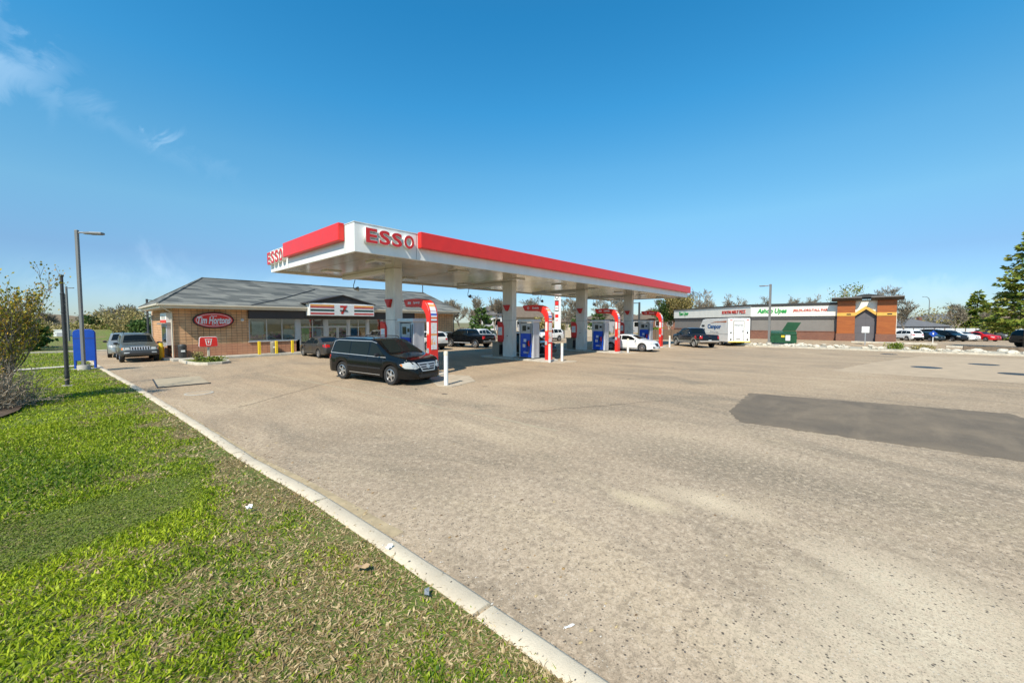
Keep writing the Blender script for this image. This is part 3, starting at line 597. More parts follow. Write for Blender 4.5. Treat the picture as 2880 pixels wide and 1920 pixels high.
# lawn
def zl(x, y): return .135 + .03 * np.sin(x * .9 + 1) * np.sin(y * .5) * sm01(kx(y) - x, .3, 2) + .5 * sm01(-x, 6, 40)
tag(sheet('lawn', np.linspace(0, 1, 60) ** 1.6, np.arange(-12, 47.1, .8), zl, MATS['lawn_soil'], xmap=lambda u, y: kx(y) - .235 - u * 50), 'soft green and straw coloured lawn beside the kerb', 'lawn')
def zl2(x, y): return .12 + 1.3 * sm01(y, 52, 85) + .4 * sm01(-x, 6, 40)
tag(sheet('lawn', np.linspace(-60, 3.3, 30), np.arange(48.6, 92, 2.), zl2, MATS['lawn_soil']), 'green grass bank behind the drive-through lane', 'lawn')
tag(MB().box(-60, 3.5, 48.35, 48.6, -.02, .15).build('kerb', MATS['concrete_kerb'], bevel=.02), 'short kerb closing the end of the drive-through lane', 'kerb', kind='structure')
tag(ribbon([(.55, 31.6), (-1, 31.2), (-3, 30.4), (-7, 29.5), (-14, 29)], .9, .175).build('footpath', MATS['concrete_kerb']), 'narrow pale footpath crossing the lawn to the kerb', 'path', kind='structure')
def hill(name, x0, x1, y0, y1, h, m, label, seed):
    xs = np.linspace(x0, x1, 60); ys = np.linspace(y0, y1, 24); r = np.random.default_rng(seed)
    k = r.uniform(0, 6, 8)
    def f(x, y):
        u = (x - x0) / (x1 - x0); w = (y - y0) / (y1 - y0)
        return -.3 + h * np.sin(np.pi * np.clip(u, 0, 1)) ** .6 * np.sin(np.pi * np.clip(w, 0, 1)) ** .8 * (1 + .18 * np.sin(9 * u + k[0]) + .1 * np.sin(23 * u + k[1] + 3 * w) + .05 * np.sin(51 * u + k[2]))
    return tag(sheet(name, xs, ys, f, m), label, 'hill')
mat('hill_brown', (.20, .14, .075), .95, var=.35, scale=.25)
mat('hill_far', (.16, .14, .10), .95, var=.25, scale=.05)
hill('hill', -70, 20, 120, 170, 6.2, MATS['hill_brown'], 'low brown hill beyond the lawn and the blue board', 1)
hill('hill', 190, 330, -120, -28, 8.5, MATS['hill_brown'], 'low brown hill behind the big spruce and the parked cars', 2)

# ---------------------------------------------------------------- grass blades (nobody could count them)
g = NG('grass_blade'); at = g.N.new('ShaderNodeAttribute'); at.attribute_name = 'tint'
g.col(at.outputs['Color']); g.rough(.55); g.b.inputs['Specular IOR Level'].default_value = .25
g.b.inputs['Subsurface Weight'].default_value = 0.
tr = g.N.new('ShaderNodeBsdfTranslucent'); g.lk(at.outputs['Color'], tr.inputs[0]); mxs = g.N.new('ShaderNodeMixShader'); mxs.inputs[0].default_value = .25
g.lk(g.b.outputs[0], mxs.inputs[1]); g.lk(tr.outputs[0], mxs.inputs[2]); g.lk(mxs.outputs[0], g.N['Material Output'].inputs['Surface'])

def vnoise(x, y, s, seed):
    r = np.random.default_rng(seed); T = r.random((64, 64)); x = x / s; y = y / s
    xi, yi = np.floor(x).astype(int), np.floor(y).astype(int); fx, fy = x - xi, y - yi; fx = fx * fx * (3 - 2 * fx); fy = fy * fy * (3 - 2 * fy)
    a = T[xi % 64, yi % 64]; b = T[(xi + 1) % 64, yi % 64]; c = T[xi % 64, (yi + 1) % 64]; d = T[(xi + 1) % 64, (yi + 1) % 64]
    return (a * (1 - fx) + b * fx) * (1 - fy) + (c * (1 - fx) + d * fx) * fy

def blades():
    X = []; Y = []
    for (y0, y1, xl, dens) in ((.8, 4, -2.2, 7200), (4, 8, -3.2, 4200), (8, 14, -4.5, 2000), (14, 24, -5.5, 600), (24, 33, -7, 260), (33, 46, -8, 110)):
        n = int((y1 - y0) * (2.1 - xl) * dens); y = RNG.uniform(y0, y1, n); x = RNG.uniform(xl, 2.1, n); k = x < kx(y) - .20
        X.append(x[k]); Y.append(y[k])
    x = np.concatenate(X); y = np.concatenate(Y); d = kx(y) - .24 - x
    dry = vnoise(x, y, .55, 1) * .5 + vnoise(x, y, .17, 2) * .35 + vnoise(x, y, 1.7, 3) * .4
    dryness = dry + .60 * np.exp(-d / .62) + .02 * np.exp(-y / 4) - .26 * np.clip((y - 4) / 8, 0, 1)
    keep = RNG.random(len(x)) < np.clip(1.45 - .85 * dryness, .28, 1)
    x, y, d, dryness = x[keep], y[keep], d[keep], dryness[keep]; n = len(x)
    far = np.clip(y / 16, 0, 1.6)
    h = RNG.uniform(.022, .070, n) * (1 + .5 * (y > 33)) * (1.05 - .25 * np.clip(dryness, 0, 1)) * (1 + .25 * far); w = RNG.uniform(.0038, .0095, n) * (1 + 1.1 * far)
    broad = RNG.random(n) < .32; w = np.where(broad, w * 2.1, w); h = np.where(broad, h * .7, h)
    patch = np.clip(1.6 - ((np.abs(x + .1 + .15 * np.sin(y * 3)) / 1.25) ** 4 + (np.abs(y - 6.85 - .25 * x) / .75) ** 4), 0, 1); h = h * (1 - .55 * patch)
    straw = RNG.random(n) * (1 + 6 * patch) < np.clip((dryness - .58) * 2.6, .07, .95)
    a = RNG.uniform(0, 2 * np.pi, n); lean = np.where(straw, RNG.uniform(.7, 1.5, n), RNG.uniform(.15, 1.1, n)); b = RNG.uniform(0, 2 * np.pi, n)
    z = zl(x, y) - .004
    ux, uy = np.cos(a) * w / 2, np.sin(a) * w / 2; lx_, ly_ = np.cos(b) * np.sin(lean), np.sin(b) * np.sin(lean); lz = np.cos(lean)
    def P(t, ww, dr): return np.stack([x + ux * ww + lx_ * h * t * dr, y + uy * ww + ly_ * h * t * dr, z + np.maximum(lz * h * t * (1.15 - .15 * dr), .004 + .008 * t)], -1)
    V = np.stack([P(0, -1, 1), P(0, 1, 1), P(.55, -1.15, .8), P(.55, 1.15, .8), P(1, -.12, 1.25), P(1, .12, 1.25)], 1).reshape(-1, 3)
    i = np.arange(n) * 6; F = np.stack([np.stack([i, i + 1, i + 3, i + 2], -1), np.stack([i + 2, i + 3, i + 5, i + 4], -1)], 1).reshape(-1, 4)
    g1 = np.array([.060, .135, .008]); g2 = np.array([.43, .50, .020]); s1 = np.array([.22, .145, .055]); s2 = np.array([.66, .51, .28])
    t = RNG.random((n, 1)); lush = np.clip(vnoise(x, y, .8, 9) * .7 + vnoise(x, y, 3.0, 11) * .5, 0, 1)[:, None]
    cg = g1 + (g2 - g1) * np.clip(t * .75 + lush * .6 - .2, 0, 1); cs = s1 + (s2 - s1) * t ** 1.5
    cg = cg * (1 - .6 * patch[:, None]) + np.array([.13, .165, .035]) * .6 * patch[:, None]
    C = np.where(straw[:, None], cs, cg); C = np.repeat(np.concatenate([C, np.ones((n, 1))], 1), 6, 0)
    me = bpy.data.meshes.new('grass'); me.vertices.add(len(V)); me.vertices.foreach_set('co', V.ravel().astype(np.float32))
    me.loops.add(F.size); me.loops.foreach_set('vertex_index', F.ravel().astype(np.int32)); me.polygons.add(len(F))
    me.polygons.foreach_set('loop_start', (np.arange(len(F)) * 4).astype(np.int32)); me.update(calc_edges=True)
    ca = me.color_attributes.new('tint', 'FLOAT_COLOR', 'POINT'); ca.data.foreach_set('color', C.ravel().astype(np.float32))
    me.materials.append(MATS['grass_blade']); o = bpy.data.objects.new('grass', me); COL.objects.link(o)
    tag(o, 'short green grass and dry straw growing on the lawn', 'grass', kind='stuff'); print('blades', n)
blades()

# loose stones and dead leaves along the kerb and over the asphalt
def specks(name, n, label, cols, size, seed, flatk):
    r = np.random.default_rng(seed); mb = MB(); k = 0
    mats_ = [mat('%s_%d' % (name, i), c, .85, var=.2, scale=30) for i, c in enumerate(cols)]
    while k < n:
        y = r.uniform(.9, 22) ; x = kx(y) + (abs(r.normal(0, .35)) + .02 if r.random() < .6 else r.uniform(.05, 7)); s = size * r.uniform(.5, 1.5); z = .002
        if r.random() < .12: x = kx(y) - r.uniform(.03, .2); z = .152
        a = r.uniform(0, 6.3); mb.cur = int(r.integers(0, len(cols))); q = []
        for i in range(6):
            t = a + i * 1.047; rr = s * r.uniform(.6, 1.1); q.append((x + rr * math.cos(t), y + rr * math.sin(t) * .6, z + r.uniform(0, .25) * s * flatk))
        q.append((x, y, z + s * flatk)); mb.add(q, [(i, (i + 1) % 6, 6) for i in range(6)]); k += 1
    tag(mb.build(name, mats_), label, 'litter', kind='stuff')
specks('pebbles', 900, 'loose grit and pebbles scattered along the kerb', [(.10, .09, .08), (.32, .27, .2), (.5, .46, .4)], .011, 3, .7)
specks('dead_leaves', 260, 'dead leaves and scraps blown against the kerb', [(.30, .19, .08), (.16, .10, .05), (.45, .34, .18)], .022, 4, .35)

st_ = MB()
for i in range(11):
    cx_, cy_ = RNG.uniform(5, 30), RNG.uniform(4.5, 14.2); r_ = RNG.uniform(.03, .11); q = [(cx_ + r_ * RNG.uniform(.5, 1.1) * math.cos(a), cy_ + r_ * 1.8 * RNG.uniform(.5, 1.1) * math.sin(a), .0035) for a in np.linspace(0, 2 * PI, 13)[:-1]]
    st_.add(q, [tuple(range(12))])
tag(st_.build('oil_spots', mat('oil_dark', (.13, .10, .07), .7, var=.5, scale=8)), 'dark oil drips spotting the asphalt before the pumps', 'stain', kind='stuff')

# litter
def litter(name, label, x, y, w, l, rz, col, bend=.02, z=.02):
    m = mat('litter_' + name + str(int(x * 100)), col, .7, var=.1, scale=20); mb = MB(); nx = 4
    M = Matrix.Translation((x, y, z)) @ Matrix.Rotation(rz, 4, 'Z')
    vs = [M @ Vector((l * (i / nx - .5), w * (j - .5), bend * math.sin(i * 1.9 + j * 2.3) + bend)) for i in range(nx + 1) for j in (0, 1)]
    mb.add(vs, [(2 * i, 2 * i + 1, 2 * i + 3, 2 * i + 2) for i in range(nx)]); o = mb.build(name, m)
    s = o.modifiers.new('s', 'SOLIDIFY'); s.thickness = .004; return tag(o, label, name.replace('_', ' '))
litter('cardboard_scrap', 'tan cardboard scrap lying in dry grass beside the kerb', 1.72, 3.45, .05, .14, 2.4, (.45, .30, .16), .012, .19)
litter('paper_scrap', 'white paper scrap standing on the kerb edge', 2.09, 3.60, .045, .07, .4, (.75, .75, .74), .02, .15)
litter('crushed_can', 'crushed blue grey can in the grass against the kerb', 1.93, 2.72, .04, .075, .9, (.20, .22, .24), .02, .165)
litter('paper_scrap', 'thin white paper strip on the asphalt near the bottom edge', 2.62, 1.72, .018, .09, -.4, (.8, .8, .78), .004, .006)
litter('paper_scrap', 'white crumpled paper lying out on the green lawn', 1.35, 5.6, .05, .06, .3, (.8, .8, .78), .025, .19)
litter('orange_wrapper', 'small orange wrapper on the lush green lawn', -.95, 7.9, .08, .12, .7, (.75, .18, .04), .03, .20)
# ---------------------------------------------------------------- fuel canopy
CX0, CX1, CY0, CY1, CZ, CT = 7.35, 46.0, 14.85, 24.65, 5.28, 6.40
COLX = [11.05, 20.15, 29.60, 38.85]
can = empty('fuel_canopy', (26, 19, 0), 0, 'large white flat roofed fuel canopy with red fascia bands on four square columns', 'canopy')
def CP(mb, name, m, parent=can, **k):
    mb.v = [(p[0] - 26, p[1] - 19, p[2]) for p in mb.v]; return mb.build(name, m, parent, **k)
# fascia ring (white)
f = MB(); t = .12
f.box(CX0, CX1, CY0, CY0 + t, CZ - .02, CT); f.box(CX0, CX1, CY1 - t, CY1, CZ - .02, CT); f.box(CX0, CX0 + t, CY0 + t, CY1 - t, CZ - .02, CT); f.box(CX1 - t, CX1, CY0 + t, CY1 - t, CZ - .02, CT)
CP(f, 'fascia', MATS['canopy_white'], bevel=.012)
CP(B(CX0 + t, CX1 - t, CY0 + t, CY1 - t, CT - .22, CT - .12), 'roof', MATS['concrete'])
# fascia seams
CP(B(CX0 + 2.83, CX0 + 2.844, CY0 - .003, CY0 + .02, CZ, CT - .02), 'fascia_seam', MATS['steel_dark'])
for y in (CY0 + .8, CY1 - 2.7): CP(B(CX0 - .003, CX0 + .02, y, y + .014, CZ, CT - .02), 'fascia_seam', MATS['steel_dark'])
s = MB(); s.box(CX0 - .02, CX1 + .02, CY0 - .02, CY0 + .10, CT, CT + .025); s.box(CX0 - .02, CX0 + .10, CY0 + .1, CY1, CT, CT + .025); CP(s, 'cap_flashing', MATS['white_paint'])
# soffit: pale glossy metal planks running across, slightly uneven
g = NG('soffit'); v = g.mapping(); a = g.noise(g.mapping((.6, .25, 1)), 1.0, 5, .6); pl = g.N.new('ShaderNodeTexWave'); pl.wave_type = 'BANDS'; pl.bands_direction = 'X'
pl.inputs['Scale'].default_value = 1.05; pl.wave_profile = 'SAW'; g.lk(v, pl.inputs['Vector'])
g.col(g.mix(g.rng(a, .3, .7), (.58, .53, .40), (.38, .335, .235))); g.rough(g.rng(a, .3, .7, .12, .24)); g.b.inputs['Metallic'].default_value = .4
g.bump(g.math('ADD', pl.outputs['Fac'], g.math('MULTIPLY', a, 1.6)), .12, .02)
so = MB()
for i in range(34):
    x0 = CX0 + t + (CX1 - CX0 - 2 * t) * i / 34; x1 = CX0 + t + (CX1 - CX0 - 2 * t) * (i + 1) / 34 - .012
    so.box(x0, x1, CY0 + t, CY1 - t, CZ + .03 + RNG.uniform(0, .008), CZ + .07)
CP(so, 'soffit', MATS['soffit'])
tr = MB(); e = .62
tr.box(CX0 + t, CX1 - t, CY1 - e - .05, CY1 - e, CZ, CZ + .029); tr.box(CX0 + t, CX1 - t, CY0 + t, CY0 + t + .05, CZ, CZ + .029)
tr.box(CX0 + t, CX0 + t + .05, CY0 + t + .05, CY1 - t, CZ, CZ + .029); tr.box(CX1 - t - .05, CX1 - t, CY0 + t + .05, CY1 - t, CZ, CZ + .029)
CP(tr, 'soffit_trim', MATS['trim_cream'])
for x in COLX:
    b = MB(); b.box(x - .02, x + .46, 19.02, CY1 - .68, CZ - .16, CZ + .028); CP(b, 'cross_beam', MATS['canopy_white'], bevel=.01)
for i in range(8):
    for y in (16.9, 21.9):
        x = 9.5 + i * 4.85; b = MB(); b.box(x - .42, x + .42, y - .42, y + .42, CZ - .035, CZ + .028); l = CP(b, 'canopy_light', MATS['white_paint'], bevel=.01)
        b2 = MB(); b2.box(x - .34, x + .34, y - .34, y + .34, CZ - .045, CZ - .0352); CP(b2, 'diffuser', MATS['lens_clear'], l)
# red bands stand proud of the white fascia
r = MB(); r.box(CX0 + 2.9, CX1 + .26, CY0 - .26, CY0 - .004, 5.76, 6.47); r.box(CX1 + .004, CX1 + .26, CY0 - .004, CY1, 5.76, 6.47)
CP(r, 'red_band', MATS['red_panel'], bevel=.03)
r = MB(); r.box(CX0 - .26, CX0 - .004, CY0 + .82, CY1 - 2.72, 5.76, 6.47); CP(r, 'red_band', MATS['red_panel'], bevel=.03)
# raised letters: red faces on pale returns
for ch, x in zip('ESSO', (8.02, 8.59, 9.16, 9.75)):
    x -= .03
    M = face_m((x - 26, CY0 - .08 - 19, 5.94), -90); l = text('letter', ch, MATS['letter_side'], M, width=.51, height=.60, depth=.15, parent=can, bold=.045)
    M2 = face_m((x - 26, CY0 - .16 - 19, 5.94), -90); text('letter_face', ch, MATS['red_letter'], M2, width=.485, height=.57, depth=.02, parent=l, bold=.025)
for ch, y in zip('ESSO', (24.28, 23.66, 23.04, 22.42)):
    M = face_m((CX0 - .10 - 26, y - 19, 5.97), 180); l = text('letter', ch, MATS['letter_side'], M, width=.50, height=.66, depth=.19, parent=can, bold=.045)
    M2 = face_m((CX0 - .20 - 26, y - 19, 5.97), 180); text('letter_face', ch, MATS['red_letter'], M2, width=.47, height=.63, depth=.02, parent=l, bold=.025)
for x in COLX:
    b = MB(); b.box(x, x + .46, 18.1, 19.0, .0, CZ + .028); c = CP(b, 'column', MATS['column_white'], bevel=.012)
    b = MB(); b.box(x - .004, x + .464, 18.096, 19.004, 2.62, 2.635); CP(b, 'column_seam', MATS['steel_dark'], c)
    b = MB(); b.lathe([(.07, 0), (.07, .012)], 14, Matrix.Translation((x - .013, 18.55, 1.55)), axis='x'); CP(b, 'number_disc', MATS['paper_white'], c)
    b = MB(); b.lathe([(.045, 0), (.045, .008)], 14, Matrix.Translation((x - .0215, 18.55, 1.55)), axis='x'); CP(b, 'number_spot', MATS['steel_dark'], c)
fl = MB(); fl.tube([(43.4, 15.4, CT - .2), (43.4, 15.4, CT + .22)], .06, 8); CP(fl, 'vent_pipe', MATS['steel_galv'])

# hanging lamps under the back fascia
for i, (x, lb) in enumerate(((12.15, 'hooked arm lamp hanging under the canopy edge before the shop roof'), (21.95, 'hooked arm lamp hanging under the canopy edge over the parked black pickup'), (31.8, 'hooked arm lamp hanging above the second red pump arch'), (42.2, 'hooked arm lamp hanging under the canopy edge above the third red arch'))):
    t_ = empty('hook_lamp', (x, CY1 - .1, CZ), 0, lb, 'lamp', 'hooked lamps under the back of the canopy')
    MB().tube([(0, 0, 0), (-.05, 0, -.2), (-.12, 0, -.40), (-.12, 0, -.58), (-.03, 0, -.68), (.08, 0, -.66)], .022, 6).build('arm', MATS['steel_dark'], t_, smooth=50)
    MB().lathe([(.02, .10), (.10, .02), (.16, -.12), (.17, -.14), (.12, -.11), (.02, .04)], 14, Matrix.Translation((.16, 0, -.56)) @ Matrix.Rotation(.5, 4, 'Y')).build('lamp_shade', MATS['steel_galv'], t_, smooth=50)

# ---------------------------------------------------------------- pump islands
def slab(name, pts, z0, z1, m, parent=None, bev=.03):
    mb = MB(); mb.prism(pts, 'z', z0, z1); return mb.build(name, m, parent, bevel=bev)
mat('island_concrete', (.46, .42, .35), .85, var=.2, scale=2.5, bump=.25)
g = NG('poster'); v = g.mapping(); sx = g.N.new('ShaderNodeSeparateXYZ'); g.lk(v, sx.inputs[0])
z = sx.outputs['Z']; n1 = g.noise(g.mapping((6, 6, 22)), 1.3, 4, .6)
line = g.math('MULTIPLY', g.rng(g.math('FRACT', g.math('MULTIPLY', z, 11.)), .62, .66), g.rng(n1, .46, .54))
c = g.mix(g.math('MULTIPLY', line, .55), (.74, .72, .69), (.42, .16, .13))
c = g.mix(g.math('MULTIPLY', g.rng(z, 1.86, 1.88), g.rng(z, 1.95, 1.97, 1, 0)), c, (.72, .30, .10))
blob = g.noise(g.mapping((3.2, 3.2, 3.2)), 1.0, 3, .5)
c = g.mix(g.math('MULTIPLY', g.math('MULTIPLY', g.rng(blob, .50, .58), g.rng(z, 1.42, 1.46)), g.rng(z, 1.7, 1.74, 1, 0)), c, (.78, .36, .12)); g.col(c); g.rough(.35)
g = NG('price_panel'); v = g.mapping(); sx = g.N.new('ShaderNodeSeparateXYZ'); g.lk(v, sx.inputs[0]); z = sx.outputs['Z']
def band(a, b): return g.math('MULTIPLY', g.rng(z, a, a + .01), g.rng(z, b - .01, b, 1, 0))
c = g.mix(band(2.64, 2.74), (.72, .73, .75), (.72, .16, .05)); c = g.mix(band(2.80, 2.90), c, (.03, .09, .42)); c = g.mix(band(2.99, 3.02), c, (.45, .04, .03)); c = g.mix(band(3.20, 3.34), c, (.72, .40, .16)); g.col(c); g.rough(.3)

ARCH = [(0, 0), (0, 2.80), (.04, 3.02), (.14, 3.24), (.30, 3.42), (.52, 3.54), (.80, 3.60), (1.2, 3.62), (2.12, 3.60), (2.10, 3.52), (1.94, 3.24), (.95, 3.22), (.68, 3.17), (.46, 3.03), (.32, 2.84), (.25, 2.6), (.24, 0)]
def arch(x, y, z, label, i):
    r = empty('pump_arch', (x, y, z), 0, label, 'pump sign', 'red pump arches')
    mb = MB(); mb.prism(ARCH, 'x', -.25, .25); post = mb.build('post', MATS['red_panel'], r, bevel=.035, seg=3)
    b = MB(); b.box(-.165, .165, -.012, -.002, 1.22, 2.47); b.build('poster', MATS['poster'], r, bevel=.004)
    q = MB(); o = [(0, 2.56), (0, 2.80), (.04, 3.02), (.14, 3.24), (.26, 3.38)]; vs = []
    for k, (yy, zz) in enumerate(o):
        a = o[max(0, k - 1)]; b_ = o[min(len(o) - 1, k + 1)]; d = Vector((b_[0] - a[0], b_[1] - a[1])).normalized(); nn = (-d.y * .012, d.x * .012)
        for xx in (-.165, .165): vs.append((xx, yy + nn[0], zz + nn[1]))
    q.add(vs, [(2 * k, 2 * k + 1, 2 * k + 3, 2 * k + 2) for k in range(len(o) - 1)]); q.build('price_panel', MATS['price_panel'], r, smooth=60)
    for s in (-1, 1):
        b = MB(); b.box(s * .251, s * .258, .04, .20, 1.9, 2.5); b.build('side_poster', MATS['poster'], r)
    w = ('Synergy', 'Extra', 'SUPREME', 'Extra')[i]
    text('lettering', w, MATS['paper_white'], face_m((-.256, 1.0, 3.42), 180), width=.52, height=.13, depth=.008, parent=r, bold=.02)
    e_ = MB()
    if i in (1,): e_.lathe([(.055, -.004), (.085, -.004), (.085, .004), (.055, .004)], 18, Matrix.Translation((-.256, 1.62, 3.42)), axis='x', closed=True)
    else:
        e_.box(-.26, -.251, 1.5, 1.58, 3.36, 3.48); e_.box(-.26, -.251, 1.64, 1.72, 3.36, 3.48)
    e_.build('mark', MATS['paper_white'], r)
    b = MB(); b.box(-.29, -.251, .04, .20, 1.05, 1.28); b.build('card_reader', MATS['grey_metal'], r, bevel=.01)
    return r
mat('pump_grey', (.50, .51, .53), .38, metal=.3, var=.07, scale=3)
mat('pump_label', (.55, .62, .75), .4, var=.25, scale=14)
def dispenser(x, y, z, label, i):
    r = empty('fuel_pump', (x, y, z), 0, label, 'fuel pump', 'fuel pumps under the canopy')
    MB().box(-.28, .28, -.485, .485, .06, 2.35).build('cabinet', MATS['pump_grey'], r, bevel=.02)
    MB().box(-.33, .33, -.60, .60, 0, .06).build('base', MATS['steel_dark'], r)
    for s in (-1, 1):
        pr = [(-.36, s * .49), (-.36, s * .55), (-.30, s * .62), (-.18, s * .635), (-.12, s * .615), (.12, s * .615), (.18, s * .635), (.30, s * .62), (.36, s * .55), (.36, s * .49)]
        mb = MB(); mb.prism(pr, 'z', .0601, 2.40); mb.build('end_pillar', MATS['pump_grey'], r, smooth=30)
    mb = MB(); mb.prism([(-.42, -.70), (.42, -.70), (.42, .66), (-.42, .66)], 'z', 2.401, 2.58); mb.build('top_cap', MATS['white_paint'], r, bevel=.05, seg=3)
    for s in (-1, 1):
        X = lambda a, b: (min(s * a, s * b), max(s * a, s * b))
        MB().box(*X(.281, .335), -.48, .48, .10, 1.66).build('blue_panel', MATS['blue_pump'], r, bevel=.015)
        MB().box(*X(.281, .30), -.48, .48, 1.68, 2.33).build('screen_bay', MATS['alu_frame'], r)
        MB().box(*X(.301, .315), .02, .34, 1.82, 2.18).build('price_screen', MATS['screen_dark'], r, bevel=.005)
        MB().box(*X(.301, .33), -.36, -.06, 1.74, 2.16).build('card_terminal', MATS['grey_metal'], r, bevel=.01)
        MB().box(*X(.331, .336), -.31, -.11, 1.92, 2.10).build('keypad_screen', MATS['screen_dark'], r)
        MB().box(*X(.336, .343), -.02, .20, 1.10, 1.30).build('grade_label', MATS['pump_label'], r)
        for yy in (.10, .22): MB().box(*X(.336, .36), yy - .04, yy + .04, .74, .96).build('grade_button', MATS['paper_white'], r, bevel=.005)
        text('lettering', ('20', 'Gas', 'synergy', '24')[i], MATS['paper_white'], face_m((s * .340, 0, .42), 180 if s < 0 else 0), width=.42, height=.13, depth=.008, parent=r, bold=.02)
        for yy, cm in ((-.30, 'red_panel'), (-.16, 'black_plastic')):
            nz = MB(); nz.tube([(s * .37, yy, .84), (s * .42, yy, .98), (s * .43, yy, 1.12), (s * .38, yy, 1.20)], [.035, .05, .045, .03], 8); n_ = nz.build('nozzle', MATS[cm], r, smooth=60)
            MB().tube([(s * .37, yy, .85), (s * .46, yy - .02, .55), (s * .45, yy - .06, .28), (s * .42, yy - .16, .22), (s * .41, yy - .22, .6), (s * .40, yy - .30, 1.6), (s * .37, yy - .30, 2.3)], .016, 6).build('hose', MATS['black_plastic'], n_, smooth=60)
    return r
def bollard(x, y, z, label, h=1.15, m='white_paint', group='white guard posts by the pumps', capm='trim_cream'):
    b = empty('guard_post', (x, y, z), 0, label, 'bollard', group)
    MB().lathe([(.085, 0), (.085, h - .16)], 16).build('post', MATS[m], b, smooth=40)
    MB().lathe([(.089, h - .165), (.089, h - .03), (.07, h), (.001, h + .01)], 16).build('cap', MATS[capm], b, smooth=40)
    return b
mat('bin_tan', (.24, .215, .17), .55, var=.1, scale=3)
def bin_(x, y, z, label):
    r = empty('waste_bin', (x, y, z), 0, label, 'waste bin', 'tan waste bins beside the canopy columns')
    mb = MB(); mb.prism([(-.30, 0), (.30, 0), (.34, .92), (-.34, .92)], 'x', -.28, .28); mb.build('body', MATS['bin_tan'], r, bevel=.02)
    MB().box(-.24, .24, -.3425, -.30, .12, .80).build('front_panel', MATS['black_plastic'], r, bevel=.01)
    MB().box(-.31, .31, -.37, .37, .921, 1.0).build('lid', MATS['bin_tan'], r, bevel=.03)
    MB().box(-.20, .20, -.20, .20, 1.001, 1.02).build('lid_tray', MATS['yellow_paint'], r, bevel=.008)
    return r
def washer(x, y, z, label):
    r = empty('wash_station', (x, y, z), 0, label, 'washer station', 'red windscreen wash stations on the columns')
    mb = MB(); mb.prism([(-.28, 0), (.28, 0), (.28, 1.22), (.22, 1.26), (-.05, 1.20), (-.22, 1.08), (-.28, .92)], 'x', -.14, .14); mb.build('housing', MATS['red_panel'], r, bevel=.02)
    for s in (-1, 1): MB().box(s * .1405 - .008, s * .1405 + .008, -.20, .20, .30, .86).build('notice', MATS['paper_white'], r)
    MB().box(-.165, .165, -.25, .25, -.18, -.001).build('bucket', MATS['red_letter'], r, bevel=.03)
    MB().box(-.155, -.149, -.10, .10, .55, .80).build('notice_picture', MATS['pump_label'], r)
    return r
IN = ['nearest', 'second', 'third', 'farthest']
for i, X in enumerate(COLX):
    n = IN[i]
    pad = [(X - .55, 14.6), (X - 1.65, 12.4), (X - 1.45, 11.75), (X + .2, 12.2), (X + 1.1, 13.6), (X + .8, 14.6)] if i == 0 else [(X - .55, 14.9), (X - .5, 13.75), (X + .9, 13.45), (X + 1.5, 13.8), (X + .8, 14.9)]
    pts = [(X - .55, 20.7), (X - .75, 20.2), (X - .75, 15.0), (X - .5, 14.6), (X + .6, 14.6), (X + .85, 15.0), (X + .85, 20.2), (X + .6, 20.7)]
    tag(slab('island_pad', pad, -.02, .014, mat('pad_concrete', (.415, .34, .245), .88, var=.25, scale=2.5, bump=.3), bev=.004), f'flat pale concrete pad before the {n} pump island', 'paving', 'flat pads before the pump islands', 'structure')
    tag(slab('pump_island', pts, -.02, .10, MATS['island_concrete']), f'raised concrete island under the {n} canopy column', 'pump island', 'concrete pump islands')
    arch(X + .08, 14.90, .01, f'red curved pump arch with white poster on the {n} island', i)
    dispenser(X - .02, 16.55, .10, f'grey and blue fuel pump between the {n} canopy column and its red arch', i)
    if i: bin_(X + .12, 19.55, .10, f'tan waste bin behind the {n} canopy column')
    washer(X + .05, 19.17, 1.30, f'red windscreen wash station on the {n} canopy column')
    fg = MB(); fg.prism([(.30, .42), (-.28, .42), (-.10, 0), (.02, 0)], 'x', -.16, -.001); o = fg.build('flag_sign', MATS['red_letter'], None, bevel=.015, loc=(X, 18.56, 3.28))
    tag(o, f'small red wedge sign high on the {n} canopy column', 'sign', 'red wedge signs on the columns')
bollard(9.72, 12.25, .01, 'pale guard post on the near island tip beside the black minivan', 1.35)
bollard(COLX[1] - .62, 14.42, .01, 'white guard post directly in front of the second red arch')
bollard(COLX[1] + .62, 14.35, .01, 'white guard post just to the side of the second red arch')
bollard(COLX[2] + .60, 14.35, .01, 'white guard post in front of the white saloon at the third island')
bollard(COLX[3] + .62, 14.35, .01, 'white guard post on the farthest pump island', 1.15)

# ---------------------------------------------------------------- vehicles in the forecourt
car('minivan', 'black minivan with chrome trimmed grille standing nearest the camera', 'minivan', VAN, (9.02, 15.7, 0), -81, MATS['paint_black']).scale = (1.06, 1.06, 1.05)
car('parked_suv', 'grey green off roader with slotted grille in the drive-through lane', 'car', SUV_OLD, (2.62, 35.75, 0), -90, MATS['paint_sage'])
car('parked_suv', 'silver car queued behind the off roader in the drive-through lane', 'car', CUV, (2.35, 41.1, 0), -92, MATS['paint_silver'])
car('parked_sedan', 'dark grey saloon parked nose in at the shop front', 'car', SEDAN, (12.05, 29.6, 0), 90, MATS['paint_graphite'])
car('pickup_truck', 'black pickup truck seen from behind beyond the nearest arch', 'pickup', PICKUP, (26.4, 29.6, 0), 98, MATS['paint_black'])
car('parked_suv', 'white estate car half hidden behind the nearest red arch', 'car', dict(CUV, rails=None), (21.8, 30.4, 0), 90, MATS['paint_white'])
car('parked_sedan', 'white sports saloon with large alloy wheels at the third pump island', 'car', dict(SPORT), (32.75, 15.35, 0), -90, MATS['paint_white'])
